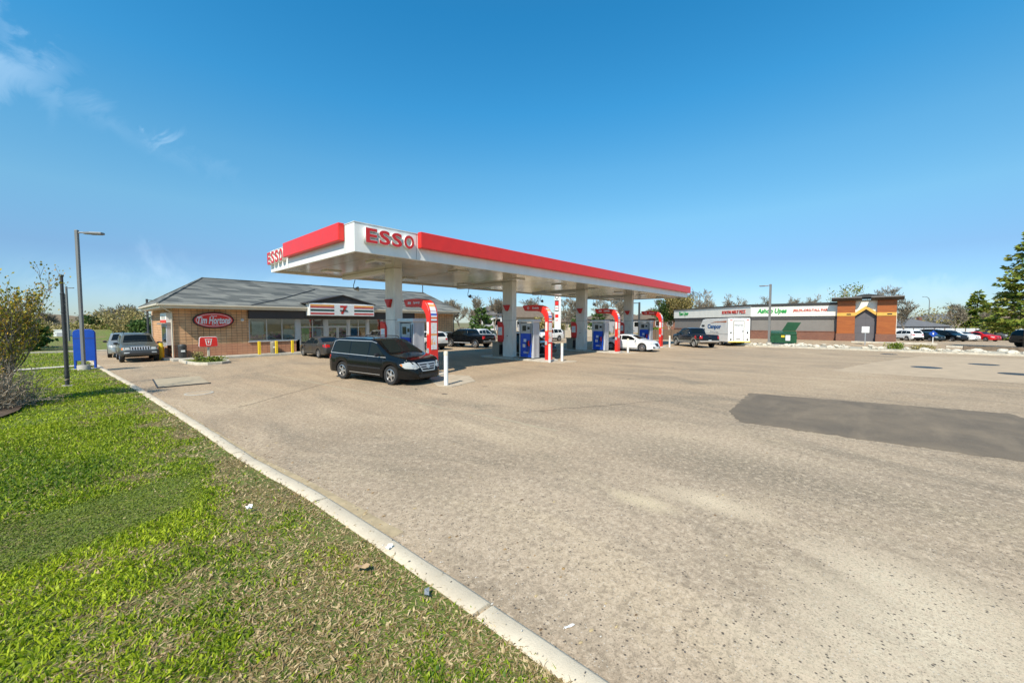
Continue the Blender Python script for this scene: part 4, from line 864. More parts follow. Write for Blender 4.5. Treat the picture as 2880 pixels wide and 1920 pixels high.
car('pickup_truck', 'dark navy crew pickup with silver wheel arches beside the camper trailer', 'pickup', BIGTRUCK, (42.7, 13.06, 0), 46, MATS['paint_navy'], paint2=MATS['paint_silver'])
p = car.patch('round_sticker', 'side', [(-2.05 + .17 * math.cos(a), 1.02 + .19 * math.sin(a)) for a in np.linspace(0, 2 * PI, 17)[:-1]], MATS['lens_red'], .012, 1)
car('parked_suv', 'black car fuelling between the second and third pump islands', 'car', CUV, (22.9, 19.0, 0), -90, MATS['paint_dark_green'])
car('parked_suv', 'pale van standing beyond the black pickup by the back wall', 'van', dict(CUV, rails=None), (33.2, 34.8, 0), 15, MATS['paint_white'])
car('parked_sedan', 'pale blue car behind the black pickup nose', 'car', SEDAN, (26.9, 34.4, 0), 95, MATS['paint_pale_blue'])
car('parked_suv', 'white car standing far behind the second red arch', 'car', dict(CUV, rails=None), (41.5, 31.0, 0), 170, MATS['paint_white'])
# ---------------------------------------------------------------- convenience store
def brick(name, cols, w, h, mortar, msize, red_below=None, sq=(1, 1, 1), mvar=.5, offs=0.):
    g = NG(name); sx = g.N.new('ShaderNodeSeparateXYZ'); g.lk(g.tc.outputs['Object'], sx.inputs[0])
    cb = g.N.new('ShaderNodeCombineXYZ'); g.lk(g.math('ADD', sx.outputs['X'], sx.outputs['Y']), cb.inputs[0]); g.lk(sx.outputs['Z'], cb.inputs[1])
    b = g.N.new('ShaderNodeTexBrick'); b.offset = offs; b.inputs['Scale'].default_value = 1; b.inputs['Brick Width'].default_value = w; b.inputs['Row Height'].default_value = h
    b.inputs['Mortar Size'].default_value = msize; b.inputs['Mortar Smooth'].default_value = .3; b.inputs['Bias'].default_value = 0
    b.inputs['Color1'].default_value = (*cols[0], 1); b.inputs['Color2'].default_value = (*cols[1], 1); b.inputs['Mortar'].default_value = (*mortar, 1)
    g.lk(cb.outputs[0], b.inputs['Vector']); v = g.mapping(); n = g.noise(v, 1.1, 6, .65); n2 = g.noise(v, 22, 4, .7)
    c = g.mix(g.math('MULTIPLY', g.rng(n, .4, .68), mvar), b.outputs['Color'], cols[2]); c = g.mix(g.math('MULTIPLY', g.rng(n2, .5, .72), .35), c, tuple(x * .55 for x in cols[1]))
    if red_below:
        zz = g.math('ADD', sx.outputs['Z'], g.math('MULTIPLY', n, .12)); c = g.mix(g.math('MULTIPLY', g.rng(zz, red_below + .03, red_below + .07, 1, 0), .62), c, (.33, .13, .085))
    g.col(c); g.rough(.9); h_ = g.N.new('ShaderNodeMath'); h_.operation = 'SUBTRACT'; g.lk(n2, h_.inputs[0]); g.lk(b.outputs['Fac'], h_.inputs[1]); g.bump(h_.outputs[0], .6, .02); return g.m
brick('store_block', ((.66, .365, .18), (.53, .275, .13), (.70, .44, .245)), .32, .19, (.06, .04, .028), .013, red_below=1.0)
brick('brick_dark', ((.22, .085, .05), (.16, .06, .04), (.26, .12, .075)), .22, .075, (.28, .22, .17), .008, offs=.5)
g = NG('shingles'); sx = g.N.new('ShaderNodeSeparateXYZ'); g.lk(g.tc.outputs['Object'], sx.inputs[0]); cb = g.N.new('ShaderNodeCombineXYZ')
g.lk(g.math('ADD', sx.outputs['X'], sx.outputs['Y']), cb.inputs[0]); g.lk(g.math('MULTIPLY', sx.outputs['Z'], 2.55), cb.inputs[1])
def shing(w, h, off, sq):
    b = g.N.new('ShaderNodeTexBrick'); b.offset = off; b.squash = sq; b.squash_frequency = 3
    for k, x in (('Scale', 1), ('Brick Width', w), ('Row Height', h), ('Mortar Size', .004), ('Bias', 0)): b.inputs[k].default_value = x
    b.inputs['Color1'].default_value = (.0, .0, .0, 1); b.inputs['Color2'].default_value = (1, 1, 1, 1); b.inputs['Mortar'].default_value = (.3, .3, .3, 1); g.lk(cb.outputs[0], b.inputs['Vector']); return b
b1 = shing(1.15, .36, .37, .7); v = g.mapping(); n = g.noise(v, .45, 5, .6); n2 = g.noise(v, 12, 5, .75)
tone = g.math('ADD', g.math('MULTIPLY', b1.outputs['Color'], .75), g.math('MULTIPLY', n2, .35))
c = g.mix(g.rng(tone, .1, 1.0), (.040, .046, .046), (.215, .212, .185)); c = g.mix(g.math('MULTIPLY', g.rng(n, .45, .65), .35), c, (.10, .105, .10)); g.col(c); g.rough(.92); g.bump(g.math('ADD', b1.outputs['Fac'], n2), .5, .03)

st = empty('convenience_store', (16, 39, 0), 0, 'low brick shop with a grey hipped shingle roof and brown awning band', 'shop')
def SP(mb, name, m, parent=st, **k):
    mb.v = [(p[0] - 16, p[1] - 39, p[2]) for p in mb.v]; return mb.build(name, m, parent, **k)
X0, X1, Y0, Y1 = 4.25, 27.85, 33.8, 44.6; th = .3
GL = [(8.55, 11.70)]; ENT = (12.05, 21.6)
w = MB()
w.box(X0, 8.5, Y0, Y0 + th, 0, 3.40); w.box(8.5, 12.0, Y0, Y0 + th, 0, 1.10); w.box(ENT[1] + .05, X1, Y0, Y0 + th, 0, 3.40); w.box(8.5, ENT[1] + .05, Y0 + .05, Y0 + th, 2.82, 3.40)
w.box(X0, X0 + th, Y0 + th, Y1, 0, 3.40); w.box(X1 - th, X1, Y0 + th, Y1, 0, 3.40); w.box(X0 + th, X1 - th, Y1 - th, Y1, 0, 3.40)
SP(w, 'wall', MATS['store_block'])
mat('inner_wall', (.22, .15, .09), .8, var=.35, scale=.8); mat('inner_ceiling', (.42, .38, .32), .8, var=.1); mat('inner_floor', (.22, .20, .17), .5, var=.15)
w = MB(); w.box(X0 + .4, X1 - .4, 41.0, 41.2, .1, 3.2); w.box(X0 + th, X0 + .38, 34.2, 41, .1, 3.2); SP(w, 'inner_wall', MATS['inner_wall'])
SP(B(X0 + th, X1 - th, Y0 + th, Y1 - th, 3.2, 3.3), 'ceiling', MATS['inner_ceiling']); SP(B(X0 + th, X1 - th, Y0 + th, Y1 - th, .05, .15), 'inner_floor', MATS['inner_floor'])
glow('shop_light', (1., .86, .62), 5.)
for x in np.arange(9.5, 22, 3.1):
    for y in (35.6, 38.6): SP(B(x - .6, x + .6, y - .15, y + .15, 3.16, 3.199), 'ceiling_light', MATS['shop_light'])
# brown awning band
b = MB(); b.box(8.45, 22.6, 33.35, 33.849, 2.76, 3.40); SP(b, 'awning_band', MATS['brown_band'], bevel=.015)
s = MB()
for x in np.arange(10.2, 22, 2.05): s.box(x, x + .02, 33.343, 33.36, 2.77, 3.39)
SP(s, 'band_seam', MATS['black_plastic'])
# roof
EX0, EX1, EY0, EY1, EZ = 3.45, 28.25, 33.02, 43.9, 3.70; RX0, RX1, RY, RZ = 6.65, 27.15, 38.35, 5.92
r = MB(); r.add([(EX0, EY0, EZ), (EX1, EY0, EZ), (EX1, EY1, EZ), (EX0, EY1, EZ), (RX0, RY, RZ), (RX1, RY, RZ)], [(0, 1, 5, 4), (1, 2, 5), (2, 3, 4, 5), (3, 0, 4), (3, 2, 1, 0)]); SP(r, 'roof', MATS['shingles'])
cap = MB()
for a, c_ in (((EX0, EY0, EZ), (RX0, RY, RZ)), ((EX0, EY1, EZ), (RX0, RY, RZ)), ((EX1, EY0, EZ), (RX1, RY, RZ)), ((RX0, RY, RZ), (RX1, RY, RZ))): cap.tube([Vector(a) + Vector((0, 0, .015)), Vector(c_) + Vector((0, 0, .015))], .06, 6)
SP(cap, 'ridge_cap', MATS['shingles'])
sl = lambda y: EZ + (y - EY0) * (RZ - EZ) / (RY - EY0)
v_ = MB(); v_.tube([(8.5, EY0 + .02, sl(EY0) + .02), (11.2, 34.7, sl(34.7) + .03), (14.6, 37.2, sl(37.2) + .03)], .035, 6); SP(v_, 'roof_valley', MATS['steel_dark'])
f = MB(); f.box(EX0 + .08, EX1 - .08, EY0 + .08, EY0 + .14, 3.42, 3.60); f.box(EX0 + .08, EX0 + .14, EY0 + .14, EY1 - .08, 3.42, 3.60); f.box(EX1 - .14, EX1 - .08, EY0 + .14, EY1 - .08, 3.42, 3.60); f.box(EX0 + .14, EX1 - .14, EY1 - .14, EY1 - .08, 3.42, 3.60); SP(f, 'fascia', MATS['trim_cream'], bevel=.008)
f = MB(); f.box(EX0 + .14, EX1 - .14, EY0 + .14, EY1 - .14, 3.405, 3.44); SP(f, 'soffit', MATS['trim_cream'])
gt = MB(); gt.prism([(EY0 - .06, 3.69), (EY0 - .06, 3.60), (EY0 - .02, 3.56), (EY0 + .07, 3.56), (EY0 + .07, 3.69)], 'x', EX0, EX1); gt.prism([(EX0 - .06, 3.69), (EX0 - .06, 3.60), (EX0 - .02, 3.56), (EX0 + .07, 3.56), (EX0 + .07, 3.69)], 'y', EY0 + .08, EY1); SP(gt, 'gutter', MATS['trim_cream'])
SP(MB().tube([(3.62, EY0 + .02, 3.57), (3.66, EY0 + .06, 3.46), (4.18, 33.72, 3.12), (4.18, 33.72, .2)], .05, 8), 'downspout', MATS['trim_cream'], smooth=50)
SP(MB().tube([(3.55, EY1 - .2, 3.57), (3.6, EY1 - .2, 3.42), (4.16, EY1 - .3, 3.05), (4.16, EY1 - .3, .2)], .05, 8), 'downspout', MATS['alu_frame'], smooth=50)
SP(MB().tube([(28.1, EY0 + .02, 3.57), (28.0, EY0 + .2, 3.3), (27.9, 33.76, 3.0), (27.9, 33.74, .2)], .05, 8), 'downspout', MATS['steel_dark'], smooth=50)
# pediment over the entrance
PX0, PX1, PM, PZ0, PZ1, PY = 12.15, 17.95, 15.05, 4.06, 4.80, 32.72
gb = MB(); gb.prism([(PX0 + .1, PZ0), (PX1 - .1, PZ0), (PM, PZ1 - .03)], 'y', PY, PY + .1); SP(gb, 'pediment', MATS['brown_band'])
gr = MB()
for xa, xb in ((PX0 - .05, PM), (PX1 + .05, PM)):
    gr.add([(xa, PY - .12, PZ0), (xb, PY - .12, PZ1), (xb, 36., PZ1), (xa, 34.2, PZ0), (xa, PY - .12, PZ0 - .07), (xb, PY - .12, PZ1 - .07), (xb, 36., PZ1 - .07), (xa, 34.2, PZ0 - .07)], [(0, 1, 2, 3), (4, 7, 6, 5), (0, 4, 5, 1), (0, 3, 7, 4)])
SP(gr, 'pediment_roof', MATS['brown_band'])
SP(B(PX0 + .02, PX1 - .02, PY - .04, 33.4, 3.99, 4.055), 'pediment_trim', MATS['white_paint'])
s = MB(); 
for x in (14.3, 15.9): s.box(x, x + .015, PY - .003, PY + .01, PZ0 + .02, PZ0 + .45)
SP(s, 'pediment_seam', MATS['black_plastic'])
# shop windows and doors
def window(x0, x1, z0, z1, mull, name='window', y=33.84, bars=(), t_=.055):
    fr = MB(); fr.box(x0, x1, y, y + .08, z0, z0 + t_); fr.box(x0, x1, y, y + .08, z1 - t_, z1); fr.box(x0, x0 + t_, y, y + .08, z0 + t_, z1 - t_); fr.box(x1 - t_, x1, y, y + .08, z0 + t_, z1 - t_)
    for m_ in mull: fr.box(m_ - t_ / 2, m_ + t_ / 2, y, y + .08, z0 + t_, z1 - t_)
    for z_ in bars: fr.box(x0 + t_, x1 - t_, y + .004, y + .076, z_ - .03, z_ + .03)
    o = SP(fr, name, MATS['alu_frame']); SP(B(x0 + t_ * .5, x1 - t_ * .5, y + .035, y + .045, z0 + t_ * .5, z1 - t_ * .5), 'pane', MATS['shop_glass'], o); return o
window(8.52, 11.72, 1.10, 2.80, (9.68, 10.74)); SP(B(8.45, 11.80, 33.72, 33.84, 1.02, 1.099), 'window_sill', MATS['alu_frame'], bevel=.01)
for a, b_ in ((11.72, 12.06), (13.95, 14.25), (15.95, 16.15), (17.72, 17.95), (19.2, 19.35)): SP(B(a, b_, 33.80, 34.0, .15, 2.80), 'mullion_post', MATS['alu_frame'], bevel=.01)
window(12.06, 13.95, .20, 2.79, (13.02,), bars=(2.10,)); window(16.15, 17.72, .20, 2.79, (16.95,), bars=(2.10,)); window(17.95, 19.2, .2, 2.79, ()); window(19.35, 21.62, .2, 2.79, (20.5,), bars=(2.1,))
window(14.25, 15.95, 2.14, 2.79, ())
for a, b_ in ((14.27, 15.08), (15.12, 15.93)):
    d = window(a, b_, .16, 2.12, (), 'door', 33.86, t_=.08); d_x = b_ - .14 if a < 14.5 else a + .14
    SP(MB().tube([(d_x, 33.86, .95), (d_x, 33.80, .97), (d_x, 33.80, 1.30), (d_x, 33.86, 1.32)], .014, 6), 'handle', MATS['chrome'], d)
# what shows through the glass
def goods(name, seed):
    g = NG(name); v = g.mapping(loc=(seed, 0, 0)); vo = g.voro(g.mapping((5, 5, 7), loc=(seed, 0, 0)), 1.0, rnd=.5); hs = g.N.new('ShaderNodeHueSaturation'); hs.inputs['Saturation'].default_value = .55; hs.inputs['Value'].default_value = .5
    g.lk(vo.outputs['Color'], hs.inputs['Color']); sz = g.N.new('ShaderNodeSeparateXYZ'); g.lk(g.tc.outputs['Object'], sz.inputs[0]); sh = g.rng(g.math('FRACT', g.math('MULTIPLY', sz.outputs['Z'], 2.9)), .1, .14)
    g.col(g.mix(sh, (.05, .045, .04), hs.outputs['Color'])); g.rough(.5); return g.m
goods('shelf_goods', 3.3)
for x, y, l in ((9.2, 36.2, 1.6), (11.2, 37.5, 1.8), (13.1, 36.2, 1.4), (16.6, 36.6, 1.6), (18.6, 37.2, 2.), (20.6, 36., 1.6)):
    o = B(-l / 2, l / 2, -.3, .3, 0, 1.55).build('store_shelf', MATS['shelf_goods'], loc=(x, y, .15)); tag(o, 'dim shelf of mixed goods seen through the shop windows', 'shelf', 'shelves inside the shop')
o = B(-3, 3, -.3, .3, 0, 2.1).build('store_shelf', MATS['shelf_goods'], loc=(16.5, 40.5, .15)); tag(o, 'dim shelf of mixed goods seen through the shop windows', 'shelf', 'shelves inside the shop')
mat('poster_green', (.12, .50, .08), .5, var=.35, scale=7); mat('poster_pale', (.52, .55, .50), .5, var=.25, scale=4); mat('poster_orange', (.62, .26, .06), .5, var=.4, scale=6); mat('poster_blue', (.06, .20, .35), .5, var=.4, scale=6)
for x0, x1, z0, z1, m, lb in ((8.72, 9.5, 1.55, 2.55, 'poster_pale', 'large pale poster in the left pane of the shop window'), (10.85, 11.6, 1.25, 1.95, 'poster_pale', 'pale poster low in the third pane of the shop window'), (10.95, 11.3, 2.0, 2.25, 'poster_orange', 'orange poster in the third pane of the shop window'),
    (12.2, 12.75, .5, 2.0, 'poster_green', 'tall green poster in the window left of the shop door'), (13.35, 13.75, 1.1, 1.95, 'paper_white', 'white notice in the window left of the shop door'), (16.3, 16.85, 1.25, 2.0, 'poster_blue', 'blue poster in the window right of the shop door'), (17.05, 17.6, 1.25, 2.0, 'poster_orange', 'yellow orange poster in the window right of the shop door')):
    tag(B(x0, x1, 33.90, 33.91, z0, z1).build('window_poster', MATS[m]), lb, 'poster', 'posters in the shop windows')
# drive-through hatch on the side wall
dh = MB(); dh.box(X0 - .28, X0, 34.4, 36.6, .95, 2.35); SP(dh, 'hatch_frame', MATS['grey_metal'], bevel=.02)
SP(B(X0 - .295, X0 - .281, 34.6, 36.3, 1.15, 2.2), 'hatch_window', MATS['glass_dark']); SP(B(X0 - .5, X0 - .0, 34.3, 36.7, 2.36, 2.44), 'hatch_awning', MATS['steel_galv']); SP(B(X0 - .42, X0 - .282, 34.5, 36.5, .88, .95), 'hatch_shelf', MATS['alu_frame'])
wl = MB(); wl.lathe([(.11, 0), (.11, .05), (.05, .14)], 14, Matrix.Translation((8.12, 33.8, 2.66)) @ Matrix.Rotation(PI / 2, 4, 'X')); SP(wl, 'wall_lamp', MATS['white_paint'], smooth=40)

# signs on the shop
sg = empty('shop_sign', (15.1, 33, 3.5), 0, 'wide striped sign with a red seven over the shop door', 'shop sign')
def GP(mb, name, m, parent, o, **k):
    mb.v = [(p[0] - o[0], p[1] - o[1], p[2] - o[2]) for p in mb.v]; return mb.build(name, m, parent, **k)
o_ = (15.1, 33, 3.5)
GP(B(12.35, 17.85, 32.62, 33.345, 3.03, 3.985), 'panel', MATS['white_paint'], sg, o_, bevel=.03)
mat('stripe_orange', (.75, .30, .03), .4, var=.12); mat('stripe_green', (.02, .055, .045), .4, var=.1); mat('stripe_red', (.50, .03, .02), .4, var=.08)
for xa, xb in ((12.42, 14.3), (16.0, 17.78)):
    for z0, z1, m in ((3.80, 3.92, 'stripe_orange'), (3.67, 3.77, 'stripe_red'), (3.40, 3.55, 'stripe_green'), (3.14, 3.27, 'stripe_red')): GP(B(xa, xb, 32.612, 32.619, z0, z1), 'stripe', MATS[m], sg, o_)
text('numeral', '7', MATS['stripe_red'], face_m((0, -.39, .03), -90), width=.62, height=.72, depth=.015, parent=sg, bold=.04)
text('lettering', 'ELEVEn', MATS['stripe_green'], face_m((0, -.405, -.02), -90), width=.66, height=.15, depth=.012, parent=sg, bold=.03)
ov = empty('oval_sign', (6.4, 33.8, 2.64), 0, 'red oval sign with white script lettering and black rim on the brick wall', 'shop sign')
def oval(a, b_, y0, y1, name, m, hole=None):
    k = 56; mb = MB(); P = [(a * math.cos(2 * PI * i / k), b_ * math.sin(2 * PI * i / k)) for i in range(k)]
    if hole is None: mb.prism(P, 'y', y0, y1)
    else:
        Q = [(hole[0] * math.cos(2 * PI * i / k), hole[1] * math.sin(2 * PI * i / k)) for i in range(k)]
        vs = [(p[0], y, p[1]) for y in (y0, y1) for p in P] + [(p[0], y, p[1]) for y in (y0, y1) for p in Q]
        fs = []
        for i in range(k): j = (i + 1) % k; fs += [(i, j, 2 * k + j, 2 * k + i), (k + i, 3 * k + i, 3 * k + j, k + j), (i, k + i, k + j, j), (2 * k + i, 2 * k + j, 3 * k + j, 3 * k + i)]
        mb.add(vs, fs)
    return mb.build(name, m, ov)
oval(1.16, .56, -.22, 0, 'rim', MATS['black_plastic']); oval(1.08, .49, -.235, -.2201, 'face', MATS['red_panel']); oval(1.00, .435, -.242, -.2351, 'ring', MATS['white_paint'], (.965, .405))
text('lettering', 'Tim Hortons', MATS['white_paint'], face_m((0, -.243, .0), -90), width=1.86, height=.50, depth=.014, parent=ov, shear=.25, bold=.03)
text('lettering', 'ins', MATS['white_paint'], face_m((0, -.243, .30), -90), width=.34, height=.09, depth=.012, parent=ov, bold=.02); text('lettering', '&C B)', MATS['white_paint'], face_m((.05, -.243, -.30), -90), width=.38, height=.12, depth=.012, parent=ov, bold=.01)
ss = empty('wall_sign', (4.25, 36, 2.8), 0, 'white and red wall sign above the drive-through hatch', 'sign')
B(-.26, -.001, -1.5, 1.2, -.33, .33).build('panel', MATS['paper_white'], ss, bevel=.01); B(-.268, -.261, -1.5, 1.2, -.33, -.14).build('band', MATS['red_panel'], ss)
for y in (-.9, -.35, .2): B(-.268, -.261, y, y + .28, -.11, .16).build('picture', MATS['bin_tan'], ss)
# order sign in the planter
od = empty('order_sign', (5.62, 31.35, .0), 0, 'red drive-through order sign with a white cup on a pale post', 'sign')
MB().box(-.06, .06, -.06, .06, .05, 1.0).build('post', MATS['trim_cream'], od, bevel=.01)
k = [(-.50, .97), (-.44, .92), (.44, .92), (.50, .97), (.47, 1.5), (.40, 1.57), (-.40, 1.57), (-.47, 1.5)]
mb = MB(); mb.prism(k, 'y', -.12, -.0601); mb.build('back', MATS['paper_white'], od, bevel=.02); mb = MB(); mb.prism([(x * .95, 1.245 + (z - 1.245) * .93) for x, z in k], 'y', -.135, -.1205); mb.build('face', MATS['red_panel'], od)
cpm = MB(); cpm.prism([(-.20, 1.44), (.20, 1.44), (.18, 1.40), (-.18, 1.40)], 'y', -.142, -.1355); cpm.prism([(-.17, 1.38), (-.12, 1.38), (-.08, 1.10), (-.12, 1.06)], 'y', -.142, -.1355); cpm.prism([(.17, 1.38), (.12, 1.38), (.08, 1.10), (.12, 1.06)], 'y', -.142, -.1355); cpm.prism([(-.12, 1.06), (.12, 1.06), (.10, 1.02), (-.10, 1.02)], 'y', -.142, -.1355); cpm.prism([(-.05, 1.34), (.05, 1.34), (.02, 1.14), (-.02, 1.14)], 'y', -.142, -.1355)
cpm.build('cup_picture', MATS['paper_white'], od)
PLAN = [(4.25, 32.3), (4.30, 30.6), (4.55, 29.0), (5.05, 28.45), (5.75, 28.5), (6.25, 29.0), (6.42, 30.4), (6.2, 31.8), (5.6, 32.4)]
def ring(name, P, wdt, z0, z1, m, label, cat):
    c = np.mean(P, 0); Q = [tuple(np.array(p) + (c - np.array(p)) / np.linalg.norm(c - np.array(p)) * wdt) for p in P]; n = len(P); mb = MB()
    vs = [(*p, z) for z in (z0, z1) for p in P] + [(*p, z) for z in (z0, z1) for p in Q]; fs = []
    for i in range(n): j = (i + 1) % n; fs += [(i, j, n + j, n + i), (2 * n + i, 3 * n + i, 3 * n + j, 2 * n + j), (n + i, n + j, 3 * n + j, 3 * n + i)]
    mb.add(vs, fs); return tag(mb.build(name, m, bevel=.02), label, cat, kind='structure'), Q
_, PQ = ring('planter_kerb', PLAN, .17, -.02, .15, MATS['concrete_kerb'], 'rounded concrete kerb round the small planted bed', 'kerb')
mb = MB(); mb.add([(*p, .10) for p in PQ], [tuple(range(len(PQ)))]); tag(mb.build('planter_soil', MATS['lawn_soil']), 'planted soil inside the kerbed bed by the shop corner', 'soil', kind='structure')
tag(MB().box(4.0, 28.1, 32.45, 33.8, -.02, .15).box(3.72, 4.25, 33.8, 44.2, -.02, .15).build('sidewalk', MATS['concrete'], bevel=.02), 'raised concrete walk along the shop front', 'pavement', kind='structure')
YL = ('left', 'middle', 'right')
for i, x in enumerate((8.85, 9.97, 11.08)):
    b = empty('guard_post', (x, 32.72, .15), 0, f'{("leftmost", "middle", "rightmost")[i]} of the three yellow posts below the shop window', 'bollard', 'yellow guard posts')
    MB().box(-.085, .085, -.085, .085, 0, .94).build('post', MATS['yellow_paint'], b, bevel=.02); MB().box(-.08, .08, -.08, .08, .941, .97).build('cap', MATS['yellow_paint'], b, bevel=.012)
for x, y, h, lb in ((3.72, 34.9, 1.15, 'fat yellow guard post beside the drive-through hatch'), (3.86, 43.2, 1.2, 'yellow guard post at the back corner of the shop')):
    b = empty('guard_post', (x, y, .05), 0, lb, 'bollard', 'yellow guard posts'); MB().lathe([(.15, 0), (.17, .4), (.17, .75), (.10, h - .08)], 16).build('post', MATS['yellow_paint'], b, smooth=40); MB().lathe([(.101, h - .08), (.09, h)], 16).build('cap', MATS['steel_dark'], b, smooth=40)
for x, m, lb in ((4.62, 'steel_dark', 'dark ash bin standing at the shop corner'), (10.0, 'bin_tan', 'brown waste bin behind the middle yellow post'),):
    b = empty('waste_bin', (x, 33.45, .15), 0, lb, 'waste bin'); MB().lathe([(.20, 0), (.23, .05), (.23, .72)], 18).build('body', MATS[m], b, smooth=40); MB().lathe([(.235, .7201), (.24, .80), (.16, .90), (.001, .92)], 18).build('lid', MATS[m], b, smooth=40)
    MB().box(-.10, .10, -.245, -.20, .40, .52).build('label_plate', MATS['paper_white'], b)
hook = empty('roof_mast', (27.1, 38.35, 5.9), 0, 'thin dark mast on the far end of the shop roof ridge', 'mast'); MB().tube([(0, 0, 0), (0, 0, 1.3)], .05, 8).build('pole', MATS['steel_dark'], hook); MB().box(-.12, .12, -.12, .12, -.05, .06).build('base', MATS['steel_dark'], hook)

# slabs and covers in the asphalt
sl_ = empty('utility_cover', (2.85, 21.3, 0), rad(-3), 'rectangular steel edged concrete cover in the asphalt by the kerb', 'cover'); MB().box(-.78, .78, -1.45, 1.45, -.02, .035).build('slab', MATS['joint_tan'], sl_, bevel=.006)
fr = MB(); fr.box(-.82, .82, -1.50, -1.4501, -.02, .045); fr.box(-.82, -.7801, -1.45, 1.5, -.02, .04); fr.build('frame', MATS['steel_dark'], sl_)
def mh(x, y, r, lb, m='steel_dark', rim=None):
    e = empty('manhole_cover', (x, y, .0), 0, lb, 'manhole cover'); MB().lathe([(r * .82, 0), (r * .82, .012)], 28).build('lid', MATS[m], e); MB().lathe([(r * .83, .0), (r, .0), (r, .010), (r * .83, .014)], 28, closed=True).build('frame', MATS[rim or m], e)
mh(2.80, 17.35, .42, 'pale concrete ringed cover near the long kerb', 'apron_concrete', 'concrete'); mh(31.4, -2.65, .62, 'large dark round cover on the pale apron'); mh(35.8, -5.35, .62, 'dark round cover on the apron nearer the far kerb'); mh(42.4, -1.53, .5, 'dark round cover lying just before the far kerb'); mh(30.23, -5.56, .6, 'dark round cover at the right edge of the apron')
# ---------------------------------------------------------------- strip shop across the lot
FWD = (.7437, .6685)
def W(px, F):
    """bearing (column in the full-size photo) and depth -> plan position"""
    R = (px - 1440) / 1100 * F; return (F * FWD[0] + R * FWD[1], F * FWD[1] - R * FWD[0])
def ZT(y, F): return 2.5 + (906 - y) * F / 1100

mat('stucco_grey', (.195, .178, .160), .85, var=.08, scale=1.5, bump=.15); mat('stucco_dark', (.075, .072, .072), .8, var=.1); mat('sign_band', (.74, .71, .63), .6, var=.06, scale=.8)
mat('roof_metal_dark', (.045, .042, .038), .5, var=.15); mat('door_grey', (.105, .098, .108), .7, var=.08)
g = NG('wood_panel'); v = g.mapping((1, .5, 5)); n = g.noise(v, 1.6, 6, .65, .8); w2 = g.noise(g.mapping((1, .6, 24)), 1.5, 4, .6)
c = g.mix(g.rng(n, .3, .7), (.40, .118, .021), (.25, .06, .011)); c = g.mix(g.math('MULTIPLY', g.rng(w2, .5, .7), .4), c, (.16, .045, .015)); g.col(c); g.rough(.55)
mat('wood_yellow', (.66, .37, .07), .55, var=.1, scale=4)
sb = empty('strip_shop', (62, 6, 0), 0, 'long low grey shop building with a pale sign band and orange wooden entrance', 'shop building')
def TP(mb, name, m, parent=sb, **k):
    mb.v = [(p[0] - 62, p[1] - 6, p[2]) for p in mb.v]; return mb.build(name, m, parent, **k)
YC = 11.47; D = (math.sqrt(.5), math.sqrt(.5)); LW = 22.5
def wing(mb, off0, off1, z0, z1, s0=0., s1=LW):
    """a bar along the two front walls, between two outward offsets"""
    def pt(o, s): return (62 + D[0] * s - D[1] * o, YC + D[1] * s + D[0] * o)   # outward normal of the wing is (-.7, .7)
    k = math.tan(PI / 8)
    a0, a1 = (62 - off0, YC + off0 * k), (62 - off1, YC + off1 * k)
    return pt, a0, a1
def front(name, o0, o1, z0, z1, m, y_end=2.43, left=True, right=True, **k):
    k_ = math.tan(PI / 8); mb = MB()
    a = lambda o: (62 - o, YC + o * k_)
    e = lambda o: (62 - o, y_end)
    l = lambda o: (62 + D[0] * LW - D[1] * o, YC + D[1] * LW + D[0] * o)
    if right: mb.prism([e(o0), a(o0), a(o1), e(o1)], 'z', z0, z1)
    if left: mb.prism([a(o0), l(o0), l(o1), a(o1)], 'z', z0, z1)
    return TP(mb, name, m, **k)
mb = MB(); mb.prism([(62, -2.4), (62, YC), (62 + D[0] * LW, YC + D[1] * LW), (62 + D[0] * LW + 10, YC + D[1] * LW - 10), (77, 6), (77, -2.4)], 'z', -.3, 4.6); TP(mb, 'wall', MATS['stucco_grey'])
front('sign_band', .003, .22, 3.27, 4.74, MATS['sign_band']); front('roof_edge', -.3, .34, 4.741, 4.93, MATS['roof_metal_dark']); front('dark_stripe', .003, .12, 2.93, 3.269, MATS['stucco_dark'])
front('brick_plinth', .003, .14, -.2, 1.30, MATS['brick_dark']); front('plinth_cap', .003, .19, 1.301, 1.40, MATS['brick_dark'])
TP(MB().prism([(61.7, -2.4), (61.7, YC), (62 + D[0] * LW, YC + D[1] * LW + .3), (62 + D[0] * LW + 10, YC + D[1] * LW - 10), (77.3, 6), (77.3, -2.4)], 'z', 4.601, 4.74), 'roof', MATS['roof_metal_dark'])
def pillar(y0, y1):
    p = TP(B(61.25, 62.6, y0, y1, 1.16, 5.02), 'pillar', MATS['wood_panel'], bevel=.01); TP(B(61.20, 62.65, y0 - .05, y1 + .05, .0, 1.159), 'pillar_base', MATS['brick_dark'], p)
    TP(B(61.2, 62.6, y0 - .004, y1 + .004, 3.24, 3.62), 'beam', MATS['wood_yellow'], p); TP(B(61.17, 61.199, (y0 + y1) / 2 - .45, (y0 + y1) / 2 - .05, 3.38, 3.50), 'lamp', MATS['black_plastic'], p)
    c_ = MB(); c_.prism([(60.95, 5.02), (62.9, 5.02), (63.3, 5.32), (63.25, 5.44), (60.5, 5.44), (60.45, 5.32)], 'y', y0 - .55, y1 + .55); TP(c_, 'pillar_cap', MATS['roof_metal_dark'], p)
pillar(.80, 2.43); pillar(-2.68, -1.08)
TP(B(61.75, 62, -1.08, .80, .2, 4.75), 'door_panel', MATS['door_grey']); s = MB()
for z in (1.2, 2.1, 2.95): s.box(61.742, 61.76, -1.07, .79, z, z + .015)
s.box(61.742, 61.76, -.15, -.135, .3, 3.9); TP(s, 'panel_seam', MATS['stucco_dark'])
